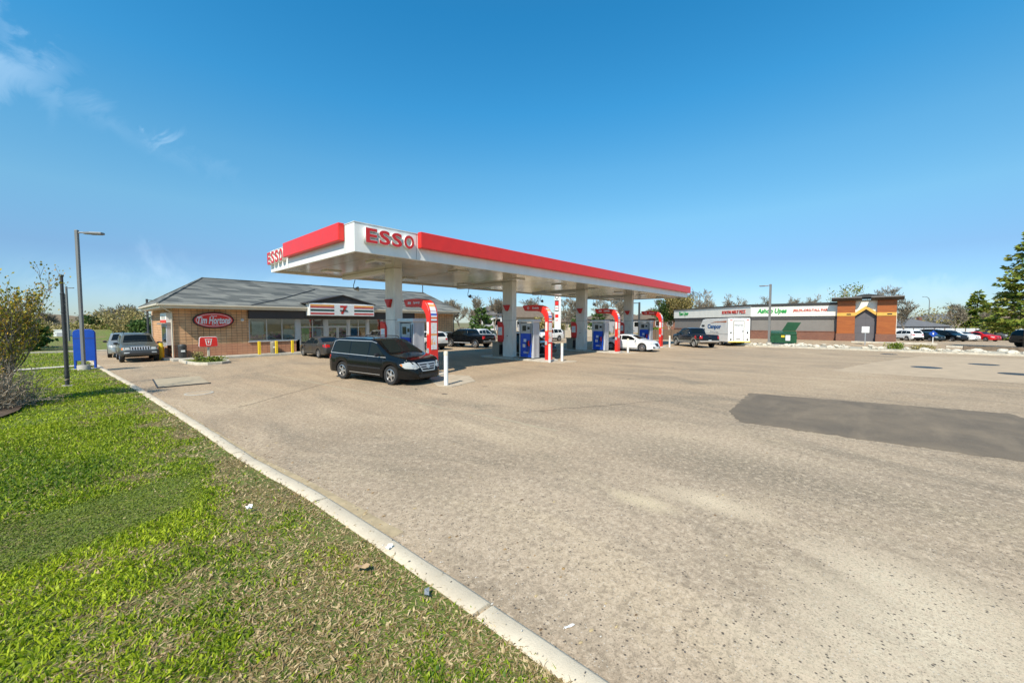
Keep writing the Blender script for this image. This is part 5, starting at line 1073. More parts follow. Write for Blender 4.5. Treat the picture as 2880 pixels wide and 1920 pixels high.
pk = MB(); pk.prism([(.80, 3.55), (-.14, 4.28), (-1.08, 3.55), (-1.08, 5.0), (.80, 5.0)], 'x', 61.62, 61.7499); TP(pk, 'gable_panel', MATS['sign_band'])
bm_ = MB(); bm_.prism([(.80, 3.24), (.80, 3.62), (-.14, 4.40), (-1.08, 3.62), (-1.08, 3.24), (-.14, 4.02)], 'x', 61.4, 61.6199); TP(bm_, 'chevron_beam', MATS['wood_yellow'], bevel=.01)
TP(B(61.5, 62.5, -1.08, .8, 5.001, 5.10), 'entry_trim', MATS['roof_metal_dark'])
hm = MB(); hm.prism([(1.6, 5.44), (.4, 5.78), (-.3, 5.86), (-1.0, 5.74), (-2.2, 5.46)], 'x', 62.8, 68); TP(hm, 'roof_hump', MATS['roof_metal_dark'])
TP(B(62.0, 77, -2.75, -2.4, -.4, 4.9), 'side_wall', MATS['sign_band'])
mat('sign_green', (.02, .30, .06), .5, var=.08); mat('sign_red', (.50, .05, .03), .5, var=.08)
def wl_(s, w, h, z, ms, m, sh=0., bold=.02):
    def at(s_): return (62 + D[0] * s_ - D[1] * .24 - 62, YC + D[1] * s_ + D[0] * .24 - 6, z)
    text('lettering', w, m, face_m(at(s), 135), width=ms, height=h, depth=.06, parent=sb, shear=sh, bold=bold)
def fl_(y, w, h, z, ms, m, sh=0., bold=.02): text('lettering', w, m, face_m((-.24, y - 6, z), 180), width=ms, height=h, depth=.06, parent=sb, shear=sh, bold=bold)
fl_(9.15, 'Ashoo Upes', .82, 3.92, 3.3, MATS['sign_green'], .2, .04); fl_(5.1, 'JRILDL-DR2-TALL PAR', .40, 3.98, 3.5, MATS['sign_red'], 0, .03)
wl_(3.8, 'SORTIN MELT PIZZ', .46, 3.98, 5.6, MATS['sign_red'], 0, .03); wl_(18.6, 'Tam Uyer', .82, 3.98, 3.6, MATS['sign_green'], .3, .04)

# far kerb with boulders, lamp, dumpster
tag(MB().prism([(46.4, -13), (46.42, 8.3), (46.9, 10.2), (48.1, 11.3), (51, 12.2), (51, 12.0), (48.2, 11.1), (47.1, 10.1), (46.62, 8.3), (46.6, -13)], 'z', -.05, .15).build('kerb', MATS['concrete_kerb']), 'far concrete kerb across the lot before the boulders', 'kerb', kind='structure')
mat('gravel_pale', (.40, .355, .27), .95, var=.45, scale=9, bump=.6)
gb_ = MB(); yy = np.linspace(-13, 11, 25)
prof_ = lambda y: [(46.6 + .5 * max(0, (y - 8.5) / 3), .13), (48.2, .17), (50.0, .15), (51.6 + (1.8 if y > 3 else .0), float(zg(52, y)) + .02)]
vs = [(x, y, z) for y in yy for x, z in prof_(y)]; gb_.add(vs, [(i * 4 + k, i * 4 + k + 1, (i + 1) * 4 + k + 1, (i + 1) * 4 + k) for i in range(24) for k in range(3)])
tag(gb_.build('gravel_bed', MATS['gravel_pale'], smooth=60), 'pale gravel bed behind the far kerb', 'gravel', kind='structure')
mat('boulder_pale', (.56, .50, .40), .9, var=.3, scale=3, bump=.5)
protos = []
for s in range(6):
    bm = bmesh.new(); bmesh.ops.create_icosphere(bm, subdivisions=2, radius=1); r_ = np.random.default_rng(s); ks = r_.normal(0, 1, (5, 3)); ph = r_.uniform(0, 6, 5)
    for v in bm.verts:
        d = 1 + sum(.13 * math.sin(2.2 * v.co.dot(Vector(k_)) + p_) for k_, p_ in zip(ks, ph)); v.co *= d; v.co.z *= .62; v.co.x *= 1.25
    me = bpy.data.meshes.new('boulder'); bm.to_mesh(me); bm.free(); me.materials.append(MATS['boulder_pale']); protos.append(me)
for i in range(110):
    y = RNG.uniform(-12.8, 9.2); x = RNG.uniform(46.85, 48.6) if RNG.random() < .75 else RNG.uniform(48.6, 51)
    o = bpy.data.objects.new('boulder', protos[i % 6]); COL.objects.link(o); s = RNG.uniform(.08, .24); o.location = (x, y, .14 + s * .3); o.scale = (s, s, s); o.rotation_euler = (RNG.normal(0, .2), RNG.normal(0, .2), RNG.uniform(0, 6.3))
    tag(o, 'pale boulder in the row behind the far kerb', 'boulder', 'pale boulders behind the far kerb')

mat('dumpster_green', (.003, .058, .018), .45, var=.2, scale=3, coat=.2)
dp = empty('dumpster', (53.1, 6.7, .06), rad(8), 'green front loading dumpster with one lid thrown open', 'dumpster')
q = MB(); q.prism([(-.85, .15), (.85, .15), (.85, 1.45), (-.85, 1.18)], 'y', -1.2, 1.2); q.build('body', MATS['dumpster_green'], dp, bevel=.02)
q = MB()
for y in (-1.25, 1.2): q.box(-.55, .55, y, y + .05, .62, .80)
for y in (-.75, 0, .75): q.box(-.90, -.851, y - .04, y + .04, .18, 1.15)
q.box(-.91, -.851, -1.2, 1.2, 1.10, 1.18); q.build('rib', MATS['dumpster_green'], dp, bevel=.01)
q = MB(); q.box(-.5, .5, 1.2501, 1.42, .55, .75); q.build('fork_pocket', MATS['dumpster_green'], dp, bevel=.01)
q = MB(); q.prism([(.15, 1.46), (-1.12, 1.46), (-1.62, 2.42), (-.38, 2.46)], 'x', .86, .92); q.build('lid', MATS['dumpster_green'], dp, bevel=.01)
q = MB(); q.add([(-.86, .02, 1.19), (.86, .02, 1.462), (.86, 1.18, 1.462), (-.86, 1.18, 1.19), (-.86, .02, 1.24), (.86, .02, 1.51), (.86, 1.18, 1.51), (-.86, 1.18, 1.24)], [(0, 3, 2, 1), (4, 5, 6, 7), (0, 1, 5, 4), (1, 2, 6, 5), (2, 3, 7, 6), (3, 0, 4, 7)]); q.build('lid', MATS['dumpster_green'], dp)
B(-.925, -.912, -.62, -.20, .42, 1.02).build('notice', MATS['paper_white'], dp); B(-.925, -.912, -.1, .2, .78, 1.0).build('sticker', MATS['yellow_paint'], dp)
for y in (-.9, .9): B(-.7, .7, y - .06, y + .06, 0, .15).build('skid', MATS['steel_dark'], dp)

def lamp_post(x, y, z, h, ang, arm, m, label, r=.09, head=(.34, .85, .09), base=True, square=True, group='lamp posts round the lot', tilt=.0):
    e = empty('lamp_post', (x, y, z), rad(ang), label, 'lamp post', group)
    if square: MB().box(-r, r, -r, r, 0, h).build('pole', m, e, bevel=.012)
    else: MB().tube([(0, 0, 0), (0, 0, h)], [r * 1.25, r * .8], 12).build('pole', m, e, smooth=40)
    if arm:
        MB().tube([(0, 0, h - .14), (arm * .5, 0, h - .12), (arm, 0, h - .12)], .035, 8).build('arm', m, e, smooth=40)
        L_, w_ = head[1], head[0]; hd = MB(); hd.prism([(arm - .05, -w_ * .25), (arm + L_ * .35, -w_ / 2), (arm + L_, -w_ * .42), (arm + L_ * 1.03, 0), (arm + L_, w_ * .42), (arm + L_ * .35, w_ / 2), (arm - .05, w_ * .25)], 'z', h - .19, h - .19 + head[2]); o = hd.build('lamp_head', m, e, bevel=.02)
        B(arm + L_ * .3, arm + L_ * .92, -w_ * .33, w_ * .33, h - .205, h - .1905).build('lens', MATS['bin_tan'], o)
    if base: MB().lathe([(.24, -.1), (.24, .22), (.22, .25)], 18).build('footing', MATS['concrete'], e, smooth=40); MB().box(-.15, .15, -.15, .15, .2501, .275).build('base_plate', m, e)
    return e
mat('pole_grey', (.20, .195, .185), .5, metal=.3, var=.12, scale=2, stretch=(1, 1, .2))
lamp_post(.17, 28.7, .14, 6.85, -38, .35, MATS['pole_grey'], 'tall grey square lamp post standing before the blue board', .06, (.30, .75, .10))
lamp_post(48.5, 7.36, .16, 6.3, 92, .25, MATS['pole_grey'], 'grey lamp post among the boulders beside the green dumpster', .10, (.32, .75, .09))
x, y = W(1797, 62); lamp_post(x, y, 0, ZT(850, 62), 130, .25, MATS['steel_dark'], 'dark lamp post seen past the farthest canopy column', .13, (.34, .9, .1), base=False)
x, y = W(417, 47); lamp_post(x, y, 0, ZT(841, 47), -48, .15, MATS['steel_dark'], 'thin lamp post rising behind the corner of the shop roof', .08, (.24, .8, .07), base=False)
x, y = W(193, 42); lamp_post(x, y, 0, ZT(806, 42), -48, .1, MATS['pole_grey'], 'distant lamp post mostly hidden by the dark pipe post', .07, (.2, .7, .06), base=False)
def cobra(px, F, y, label, s=1):
    x, yy = W(px, F); h = ZT(y, F); e = empty('street_lamp', (x, yy, 0), rad(138), label, 'street lamp', 'tall curved street lamps'); MB().tube([(0, 0, 0), (0, 0, h - 1.6), (.3, 0, h - .5), (1.1, 0, h - .05), (2.0, 0, h)], [.16, .11, .09, .08, .06], 8).build('pole', MATS['steel_galv'], e, smooth=50)
    MB().lathe([(.02, 0), (.17, .25), (.17, .7), (.03, .95)], 12, Matrix.Translation((1.95, 0, h)) @ Matrix.Rotation(PI / 2, 4, 'Y') @ Matrix.Diagonal((.5, 1, 1, 1))).build('lamp_head', MATS['steel_galv'], e, smooth=50)
cobra(1966, 105, 822, 'tall curved street lamp above the left end of the grey shop'); cobra(1345, 120, 832, 'tall curved street lamp above the little spruce behind the pickup'); cobra(2610, 130, 835, 'tall curved street lamp beyond the bungalow roofs')

# dark pipe post and the blue board on the lawn
pp = empty('pipe_post', (-.31, 22.1, .13), 0, 'dark thick pipe post with metal bands standing on the lawn', 'post'); MB().tube([(0, 0, 0), (0, 0, 3.45), (0, 0, 3.46), (0, 0, 4.05)], [.055, .057, .048, .046], 16).build('pipe', MATS['steel_dark'], pp, smooth=40)
for z, r_ in ((.33, .085), (2.72, .07), (3.40, .065)): MB().lathe([(r_ - .02, z), (r_, z), (r_, z + .03), (r_ - .02, z + .03)], 16, closed=True).build('band', MATS['steel_dark'], pp, smooth=40)
MB().lathe([(.065, 4.05), (.065, 4.12)], 16).build('cap', MATS['steel_dark'], pp); MB().box(-.13, .13, -.12, .12, -.06, .02).build('footing', MATS['concrete'], pp); MB().box(.058, .074, -.015, .015, .1, 3.4).build('conduit', MATS['bin_tan'], pp)
bd = empty('notice_board', (.24, 29.35, .13), rad(-27.5), 'bright blue back of a board on two legs beside the lamp post', 'board')
q = MB(); q.prism([(-.42, .42), (.42, .42), (.42, 1.86), (.36, 1.96), (.20, 2.02), (-.20, 2.02), (-.36, 1.96), (-.42, 1.86)], 'y', -.06, .06); q.build('panel', MATS['blue_sign'], bd, bevel=.012)
for x in (-.385, .385): MB().box(x - .035, x + .035, -.05, .05, -.02, .4199).build('leg', MATS['blue_sign'], bd)
MB().box(-.415, .415, -.068, -.0605, 1.55, 1.57).build('seam', MATS['steel_dark'], bd); MB().box(-.55, .5, -.25, .25, -.05, .03).build('footing', MATS['concrete'], bd)

# camper trailer
tw = 2.25; tl = empty('camper_trailer', (W(2080, 40.6)[0] + 2.5, W(2080, 40.6)[1] + 2.2, .0), rad(41), 'white camper trailer with blue lettering parked beside the pickup', 'trailer')
mat('camper_white', (.80, .79, .75), .4, var=.05, scale=2); mat('camper_blue', (.015, .10, .30), .4, var=.1); mat('swoosh', (.50, .16, .06), .4, var=.15)
q = MB(); q.prism([(-3.3, .42), (2.3, .42), (2.9, 1.15), (3.3, 1.25), (3.3, 1.75), (2.4, 2.78), (1.9, 2.86), (-3.3, 2.93)], 'y', -tw / 2, tw / 2); q.build('body', MATS['camper_white'], tl, bevel=.05)
q = MB(); q.box(-3.32, 2.2, tw / 2 + .001, tw / 2 + .012, 1.24, 1.27); q.box(-3.32, 2.2, tw / 2 + .001, tw / 2 + .014, .44, .50); q.build('side_trim', MATS['alu_frame'], tl)
text('lettering', 'Canpor', MATS['camper_blue'], face_m((-.35, tw / 2 + .012, 1.98), 90), width=3.0, height=.62, depth=.012, parent=tl, bold=.04)
text('lettering', 'DAwes', MATS['grey_metal'], face_m((-.4, tw / 2 + .012, 1.45), 90), width=1.8, height=.22, depth=.01, parent=tl)
q = MB(); q.prism([(.6, 2.40), (-.6, 2.56), (-2.0, 2.60), (-2.9, 2.66), (-2.9, 2.48), (-1.8, 2.50), (-.5, 2.48)], 'y', tw / 2 + .001, tw / 2 + .012); q.build('swoosh', MATS['swoosh'], tl)
q = MB(); q.box(1.9, 2.6, tw / 2 + .001, tw / 2 + .03, 2.0, 2.2); q.box(1.75, 2.5, tw / 2 + .001, tw / 2 + .02, 1.62, 1.74); q.build('side_vent', MATS['black_plastic'], tl, bevel=.01)
dr = MB(); dr.box(-3.345, -3.301, -.45, .58, .62, 2.62); d_ = dr.build('door', MATS['white_paint'], tl, bevel=.01)
fr = MB()
for a in ((-.49, -.45, .60, 2.66), (.58, .62, .60, 2.66)): fr.box(-3.36, -3.301, a[0], a[1], a[2], a[3])
fr.box(-3.36, -3.301, -.45, .58, 2.621, 2.66); fr.build('door_frame', MATS['bin_tan'], d_); B(-3.37, -3.346, -.38, -.30, 1.5, 1.62).build('handle', MATS['black_plastic'], d_); B(-3.352, -3.346, -.1, .3, .72, .80).build('plate', MATS['bin_tan'], d_)
text('lettering', 'Kempor.2e', MATS['black_plastic'], face_m((-3.348, .08, 2.18), 180), width=.85, height=.16, depth=.01, parent=d_, bold=.02)
for y in (-.85, .85):
    for z in (.62, 1.32): MB().box(-3.33, -3.301, y - .07, y + .07, z, z + .18).build('marker_lamp', MATS['black_plastic'], tl, bevel=.01)
    MB().box(-3.33, -3.301, y - .12, y + .12, 2.68, 2.76).build('top_lamp', MATS['lens_red'], tl)
MB().box(-3.315, -3.301, -1.0, -.72, 1.55, 1.85).build('hatch', MATS['pump_label'], tl); MB().box(-3.4, -3.301, -1.12, 1.12, .42, .50).build('bumper', MATS['yellow_paint'], tl)
tm, rm = wheel_meshes(.34, .22, 'steel')
for s in (1, -1):
    for x in (-1.6, -.85):
        t_ = bpy.data.objects.new('wheel', tm); COL.objects.link(t_); t_.parent = tl; t_.location = (x, s * .98, .34); t_.rotation_euler = (0, 0, 0 if s > 0 else PI); ri = bpy.data.objects.new('rim', rm); COL.objects.link(ri); ri.parent = t_
MB().box(-3.0, 3.0, -.8, .8, .33, .4199).build('chassis', MATS['under_dark'], tl); MB().tube([(2.4, -.7, .45), (4.3, 0, .5), (2.4, .7, .45)], .05, 6).build('tow_bar', MATS['steel_dark'], tl)
bp = empty('guard_post', (49.2, 9.9, .0), 0, 'yellow guard post behind the rear corner of the camper trailer', 'bollard', 'yellow guard posts'); MB().lathe([(.12, 0), (.12, 1.55)], 16).build('post', MATS['yellow_paint'], bp, smooth=40); MB().lathe([(.121, 1.5501), (.08, 1.62), (.001, 1.64)], 16).build('cap', MATS['yellow_paint'], bp, smooth=40)

# small signs and barriers on the right
ws = empty('post_sign', (55.5, -.15, .15), rad(0), 'small white sign on a grey post before the grey shop door', 'sign'); MB().box(-.04, .04, -.04, .04, -.1, 1.85).build('post', MATS['steel_galv'], ws); MB().box(-.06, -.041, -.30, .30, 1.25, 1.90).build('panel', MATS['paper_white'], ws, bevel=.01)
ac = empty('post_sign', (64, -5.8, .0), rad(0), 'blue diamond sign on a thin white post before the parked cars', 'sign'); MB().box(-.035, .035, -.035, .035, -.2, 1.0).build('post', MATS['white_paint'], ac); q = MB(); q.prism([(0, .85), (.36, 1.22), (0, 1.6), (-.36, 1.22)], 'x', -.06, -.036); q.build('panel', MATS['blue_sign'], ac); MB().box(-.066, -.061, -.05, .05, 1.12, 1.34).build('symbol', MATS['paper_white'], ac)
mat('old_timber', (.17, .125, .085), .9, var=.4, scale=4, bump=.5)
tb = MB(); tb.box(52.3, 52.6, -14.5, -6.6, .0, .34).box(52.35, 52.55, -14.5, -6.6, .341, .42); tag(tb.build('timber_barrier', MATS['old_timber'], bevel=.02), 'long weathered timber barrier lying behind the boulders', 'barrier')
for i, (y0, y1) in enumerate(((-5.6, 1.0), (-12.4, -6.2), (-17, -12.6))):
    tag(B(58.2, 58.45, y0, y1, float(zg(58, (y0 + y1) / 2)) - .05, float(zg(58, (y0 + y1) / 2)) + .16).build('kerb', MATS['concrete_kerb'], bevel=.02), 'pale kerb section along the farther parking area', 'kerb', kind='structure')

# cars parked by the white fence
FAR = [('white hatchback with red tail lamp parked beside the wooden pillar', CUV, 'white', 2545, 62, 38, 'parked_suv'), ('dark green car next to the white hatchback in the far row', SEDAN, 'dark_green', 2606, 62, -140, 'parked_sedan'),
       ('black off roader facing the lot in the middle of the far row', CUV, 'black', 2668, 61.5, -140, 'parked_suv'), ('white saloon parked between the black and red cars', SEDAN, 'white', 2702, 63, -138, 'parked_sedan'),
       ('bright red saloon in the row before the white fence', SEDAN, 'red', 2756, 62, -136, 'parked_sedan'), ('dark grey estate car at the right end of the far row', CUV, 'grey', 2794, 65.5, -132, 'parked_suv'),
       ('dark van parked behind the black off roader by the white fence', CUV, 'black', 2634, 70, -120, 'parked_suv')]
for lb, S, c, px, F, hd, kd in FAR:
    x, y = W(px, F); S2 = dict(S); S2['rails'] = None
    car(kd, lb, 'car', S2, (x, y, float(zg(x, y))), hd, MATS['paint_' + c], 'cars parked before the white fence', detail=1)
x, y = W(2942, 38.5); S2 = dict(SUV_OLD); car('parked_suv', 'black off roader with a red tail lamp partly hidden by the big spruce', 'car', S2, (x, y, 0), -58, MATS['paint_black'], detail=1)
# ---------------------------------------------------------------- trees and bushes
def bark(name, c): return mat(name, c, .95, var=.3, scale=3, bump=.4)
bark('bark_grey', (.19, .16, .125)); bark('bark_brown', (.13, .09, .06)); bark('bark_pale', (.34, .29, .22))
def leafmat(name, cols):
    g = NG(name); oi = g.N.new('ShaderNodeAttribute'); oi.attribute_name = 'tint'; r = g.N.new('ShaderNodeValToRGB'); cr = r.color_ramp
    cr.interpolation = 'LINEAR'; n = len(cols)
    for i in range(n - 2): cr.elements.new(.5)
    for i, c in enumerate(cols): cr.elements[i].position = i / (n - 1); cr.elements[i].color = (*c, 1)
    g.lk(oi.outputs['Fac'], r.inputs[0]); g.lk(r.outputs[0], g.b.inputs['Base Color']); g.rough(.6); g.b.inputs['Specular IOR Level'].default_value = .3
    t = g.N.new('ShaderNodeBsdfTranslucent'); g.lk(r.outputs[0], t.inputs[0]); m = g.N.new('ShaderNodeMixShader'); m.inputs[0].default_value = .25; g.lk(g.b.outputs[0], m.inputs[1]); g.lk(t.outputs[0], m.inputs[2]); g.lk(m.outputs[0], g.N['Material Output'].inputs['Surface']); return g.m
leafmat('leaf_spring', ((.10, .12, .02), (.26, .25, .035), (.42, .34, .04), (.46, .24, .03)))
leafmat('leaf_bud', ((.15, .125, .09), (.25, .21, .15), (.30, .25, .17)))
leafmat('needle_green', ((.03, .07, .012), (.09, .15, .02), (.21, .24, .03), (.30, .22, .08)))
leafmat('needle_far', ((.022, .06, .016), (.06, .115, .022), (.12, .19, .04)))
leafmat('leaf_olive', ((.17, .14, .05), (.31, .25, .08), (.42, .34, .15)))
leafmat('twig_dry', ((.16, .12, .08), (.30, .235, .16), (.42, .34, .24)))
leafmat('leaf_fresh', ((.05, .11, .012), (.14, .20, .02), (.30, .28, .03)))

def cards(P, N_, size, asp, rng, tint=None, droop=None):
    """many small leaf faces -> (verts, faces, tint)"""
    n = len(P); a = rng.normal(0, 1, (n, 3)) if N_ is None else N_ + rng.normal(0, .35, (n, 3)); a /= np.linalg.norm(a, axis=1, keepdims=True) + 1e-9
    b = np.cross(a, rng.normal(0, 1, (n, 3))); b /= np.linalg.norm(b, axis=1, keepdims=True) + 1e-9
    s = size * rng.uniform(.6, 1.3, (n, 1)); L = a * s * asp; w = b * s * .5
    V = np.stack([P - w * .4, P + L * .45 - w, P + L, P + L * .45 + w], 1).reshape(-1, 3); F = np.arange(n * 4).reshape(n, 4)
    t = rng.random(n) if tint is None else tint; return V, F, np.repeat(t, 4)
def card_obj(name, V, F, t, m, parent):
    me = bpy.data.meshes.new(name); me.from_pydata(V.tolist(), [], F.tolist()); at = me.attributes.new('tint', 'FLOAT', 'POINT'); at.data.foreach_set('value', np.clip(t, 0, 1).astype(np.float32)); me.materials.append(m); me.update()
    o = bpy.data.objects.new(name, me); COL.objects.link(o); o.parent = parent; return o
def limbs(rng, h, r0, levels, up=.6, spread=.7, nb=(3, 5), stems=1, base_spread=.0, trunk_frac=.35, rmin=.012, start=.3, curve=.12):
    """recursive branching -> MB of tapered limbs, and the twig ends"""
    mb = MB(); tips = []
    def grow(p, d, l, r, lv):
        n = 4 if lv else 6; path = [p]; q = p.copy(); dd = d.copy()
        for i in range(n): dd = (dd + Vector(rng.normal(0, curve, 3)) + Vector((0, 0, .06 * up))).normalized(); q = q + dd * l / n; path.append(q.copy())
        rs = [max(rmin * .7, r * (1 - .6 * i / n)) for i in range(n + 1)]; mb.tube(path, rs, 6 if lv == 0 else (4 if lv < 2 else 3), caps=False)
        if lv >= levels: tips.append((path[-1], dd)); tips.append((path[-2], dd)); tips.append((path[2], dd)); return
        k = rng.integers(nb[0], nb[1] + 1) + (2 if lv == 0 else 0)
        for j in range(k):
            f = start + (1 - start) * (j + rng.random() * .8) / k if lv == 0 else rng.uniform(.25, 1); f = min(f, 1.); i = min(n - 1, int(f * n)); s = path[i].lerp(path[i + 1], f * n - i if f < 1 else 1)
            a = rng.uniform(0, 2 * PI); side = Vector((math.cos(a), math.sin(a), rng.uniform(-.1, .5))); nd = (dd * (1 - spread * .5) + side * spread + Vector((0, 0, up * .35))).normalized()
            grow(s, nd, l * rng.uniform(.45, .68) * (1 - .25 * f if lv == 0 else 1), max(rmin, rs[i] * .6), lv + 1)
        tips.append((path[-1], dd))
    for s in range(stems):
        a = rng.uniform(0, 2 * PI); b = rng.uniform(0, base_spread); d = Vector((math.cos(a) * b, math.sin(a) * b, 1)).normalized()
        grow(Vector((math.cos(a), math.sin(a), 0)) * (.0 if stems == 1 else rng.uniform(.02, .25)), d, h * rng.uniform(.62, .75) * (1 if stems == 1 else rng.uniform(.75, 1)), r0, 0)
    return mb, tips
def tree(name, label, x, y, z, h, seed, m_bark='bark_grey', m_leaf='leaf_bud', leaf=.12, per=3, levels=3, group=None, r0=None, cat='tree', asp=1.5, **k):
    rng = np.random.default_rng(seed); mb, tips = limbs(rng, h, r0 or h * .016, levels, **k)
    top = max(t[0].z for t in tips); s = h / top
    mb.v = [(p[0] * s, p[1] * s, p[2] * s) for p in mb.v]
    e = empty(name, (x, y, z), 0, label, cat, group); mb.build('trunk', MATS[m_bark], e, smooth=60)
    if per:
        P = np.array([t[0] for t in tips]) * s; D_ = np.array([t[1] for t in tips]); P = np.repeat(P, per, 0) + rng.normal(0, leaf * 1.6, (len(P) * per, 3)); D_ = np.repeat(D_, per, 0)
        V, F, t = cards(P, D_, leaf, asp, rng); card_obj('crown', V, F, t, MATS[m_leaf], e)
    return e
def spruce(label, x, y, z, h, rad_, seed, m='needle_far', dens=1., group=None, leaf=.3, bare=.06):
    rng = np.random.default_rng(seed); e = empty('spruce_tree', (x, y, z), 0, label, 'tree', group); tb = MB(); tb.tube([(0, 0, 0), (0, 0, h * .5), (0, 0, h)], [h * .018, h * .011, h * .002], 8)
    Ps = []; Ds = []; Ts = []; nz = int(h * 2.6 * dens)
    for i in range(nz):
        f = (i + rng.random()) / nz; z0 = h * (bare + (1 - bare) * f); R = rad_ * (1 - f) ** .8 * rng.uniform(.72, 1.15) + .12
        for j in range(rng.integers(5, 8)):
            a = rng.uniform(0, 2 * PI); R2 = R * rng.uniform(.75, 1.15); d = Vector((math.cos(a), math.sin(a), 0)); tint0 = rng.random()
            sag = .28 * R2 * (1 - f) ; pts = [Vector((0, 0, z0)) + d * R2 * t + Vector((0, 0, .30 * R2 * t * t * (.4 + f) - sag * t)) for t in (0, .35, .7, 1.)]
            tb.tube(pts, [.035 * (1 - f) + .012, .02 * (1 - f) + .01, .012, .006], 4, caps=False)
            nn = int(max(5, R2 * 13 * dens))
            for q in range(nn):
                t = rng.uniform(.18, 1.) ** .8; p = Vector((0, 0, z0)) + d * R2 * t + Vector((0, 0, .30 * R2 * t * t * (.4 + f) - sag * t)); sd = Vector((-d.y, d.x, 0)) * rng.normal(0, .16) * R2 * (1.15 - t * .8)
                Ps.append(p + sd + Vector((0, 0, rng.uniform(-.16, .03)))); Ds.append(d * .8 + sd.normalized() * .5 * (1 if sd.length > 0 else 0) + Vector((0, 0, -.35 + .4 * f))); Ts.append(.35 * tint0 + .4 * rng.random() + .22 * t)
    tb.build('trunk', MATS['bark_brown'], e, smooth=60); V, F, t = cards(np.array(Ps), np.array(Ds), leaf, 1.7, rng, np.array(Ts)); card_obj('crown', V, F, t, MATS[m], e); return e
def bush(name, label, x, y, z, h, w, seed, m='leaf_olive', n=900, leaf=.12, cat='bush', group=None, stems=9, mb_='bark_brown', cone=False):
    rng = np.random.default_rng(seed); e = empty(name, (x, y, z), 0, label, cat, group); sb_ = MB(); cl = []
    for i in range(stems):
        a = rng.uniform(0, 2 * PI); r = w * .5 * math.sqrt(rng.random()) * .9; top = Vector((math.cos(a) * r, math.sin(a) * r, h * (1 - .55 * (r / (w * .5)) ** 2) * rng.uniform(.75, 1.))); sb_.tube([(top.x * .1, top.y * .1, 0), (top.x * .5, top.y * .5, top.z * .5), top], [.03, .02, .006], 4, caps=False); cl.append(top)
        for q in range(3): t = rng.uniform(.3, .9); cl.append(Vector((top.x * t, top.y * t, top.z * t)) + Vector(rng.normal(0, w * .09, 3)))
    sb_.build('stems', MATS[mb_], e, smooth=60); C = np.array(cl); idx = rng.integers(0, len(C), n); P = C[idx] + rng.normal(0, w * .085, (n, 3)) ; P[:, 2] = np.clip(P[:, 2], .03, h * 1.08)
    tint = np.clip(rng.random(len(C))[idx] * .6 + rng.random(n) * .5, 0, 1); V, F, t = cards(P, None, leaf, 1.4, rng, tint); card_obj('crown', V, F, t, MATS[m], e); return e

# left foreground
tree('budding_tree', 'tall budding many stemmed tree with small olive and orange leaves at the left edge', -1.62, 18.5, .13, 4.3, 14, 'bark_grey', 'leaf_spring', .052, 2, 3, stems=7, base_spread=.25, up=1.0, spread=.5, nb=(3, 5), r0=.045, rmin=.008, start=.2)
rng = np.random.default_rng(5); e = empty('dry_shrub', (-1.75, 17.7, .13), 0, 'tangled grey leafless shrub at the foot of the budding tree', 'shrub'); mb = MB(); P = []
for i in range(420):
    a = rng.uniform(0, 2 * PI); b = rng.uniform(.1, 1.25); p = Vector((rng.normal(0, .35), rng.normal(0, .35), 0)); d = Vector((math.cos(a) * math.sin(b), math.sin(a) * math.sin(b), math.cos(b))); l = rng.uniform(.6, 1.45); pts = [p]
    for q in range(4): d = (d + Vector(rng.normal(0, .22, 3))).normalized(); pts.append(pts[-1] + d * l / 4)
    pts = [Vector((v.x, v.y, max(.01, v.z))) for v in pts]; mb.tube(pts, [.014, .011, .009, .006, .003], 3, caps=False); P += pts[1:]
mb.build('twigs', MATS['bark_pale'], e); P = np.repeat(np.array(P), 3, 0) + rng.normal(0, .06, (len(P) * 3, 3)); P[:, 2] = np.maximum(P[:, 2], .01); V, F, t = cards(P, None, .022, 7., rng); card_obj('crown', V, F, t, MATS['twig_dry'], e)
mb = MB(); ed = [(-1.35 + rng.normal(0, .06), 15.6), (-1.1, 16.4), (-1.05, 17.6), (-1.2, 18.8), (-1.5, 20.5), (-2.5, 22), (-6, 22), (-6, 15), (-2.4, 15.1)]
mb.add([(p[0], p[1], .20) for p in ed], [tuple(range(len(ed)))]); tag(mb.build('mulch_bed', mat('mulch', (.10, .065, .04), .95, var=.5, scale=14, bump=.8)), 'dark bark mulch under the shrubs at the left edge', 'mulch', kind='structure')
# beyond the lawn
bush('evergreen_bush', 'dark spreading evergreen bush beyond the left lawn', -2.6, 52, .2, 2.6, 2.2, 21, 'needle_far', 1300, .26)
bush('evergreen_bush', 'dark evergreen bush behind the silver drive-through car', *W(400, 50), .2, 3.0, 3.0, 22, 'needle_far', 1500, .26)
for i, (px, F, top, w, m, lb) in enumerate(((300, 62, 888, 6, 'leaf_olive', 'olive yellow bush above the back of the drive-through lane'), (345, 60, 868, 7, 'leaf_olive', 'tall straw yellow bush left of the shop'), (385, 56, 878, 6, 'leaf_olive', 'straw coloured bush touching the shop corner'), (255, 66, 903, 6, 'leaf_fresh', 'light green bush peeping over the blue board'), (20, 34, 905, 5, 'leaf_olive', 'straw bush at the far left edge'))):
    x, y = W(px, F); bush('wild_bush', lb, x, y, .2, ZT(top, F), w, 30 + i, m, 1500, .20, group='bushes behind the lawn', stems=16)
for i, (px, F, top, lb) in enumerate(((345, 64, 862, 'bare thin tree left of the shop roof'), (315, 66, 866, 'bare forked tree beyond the drive-through lane'), (372, 62, 866, 'bare tree close to the shop roof corner'))):
    x, y = W(px, F); tree('bare_tree', lb, x, y, 0, ZT(top, F), 40 + i, 'bark_pale', 'leaf_bud', .09, 4, 3, 'bare trees along the skyline', asp=6., rmin=.035, r0=.14)
spruce('small dark spruce beside the blue board', *W(262, 60), .3, ZT(893, 60), 2.6, 51)
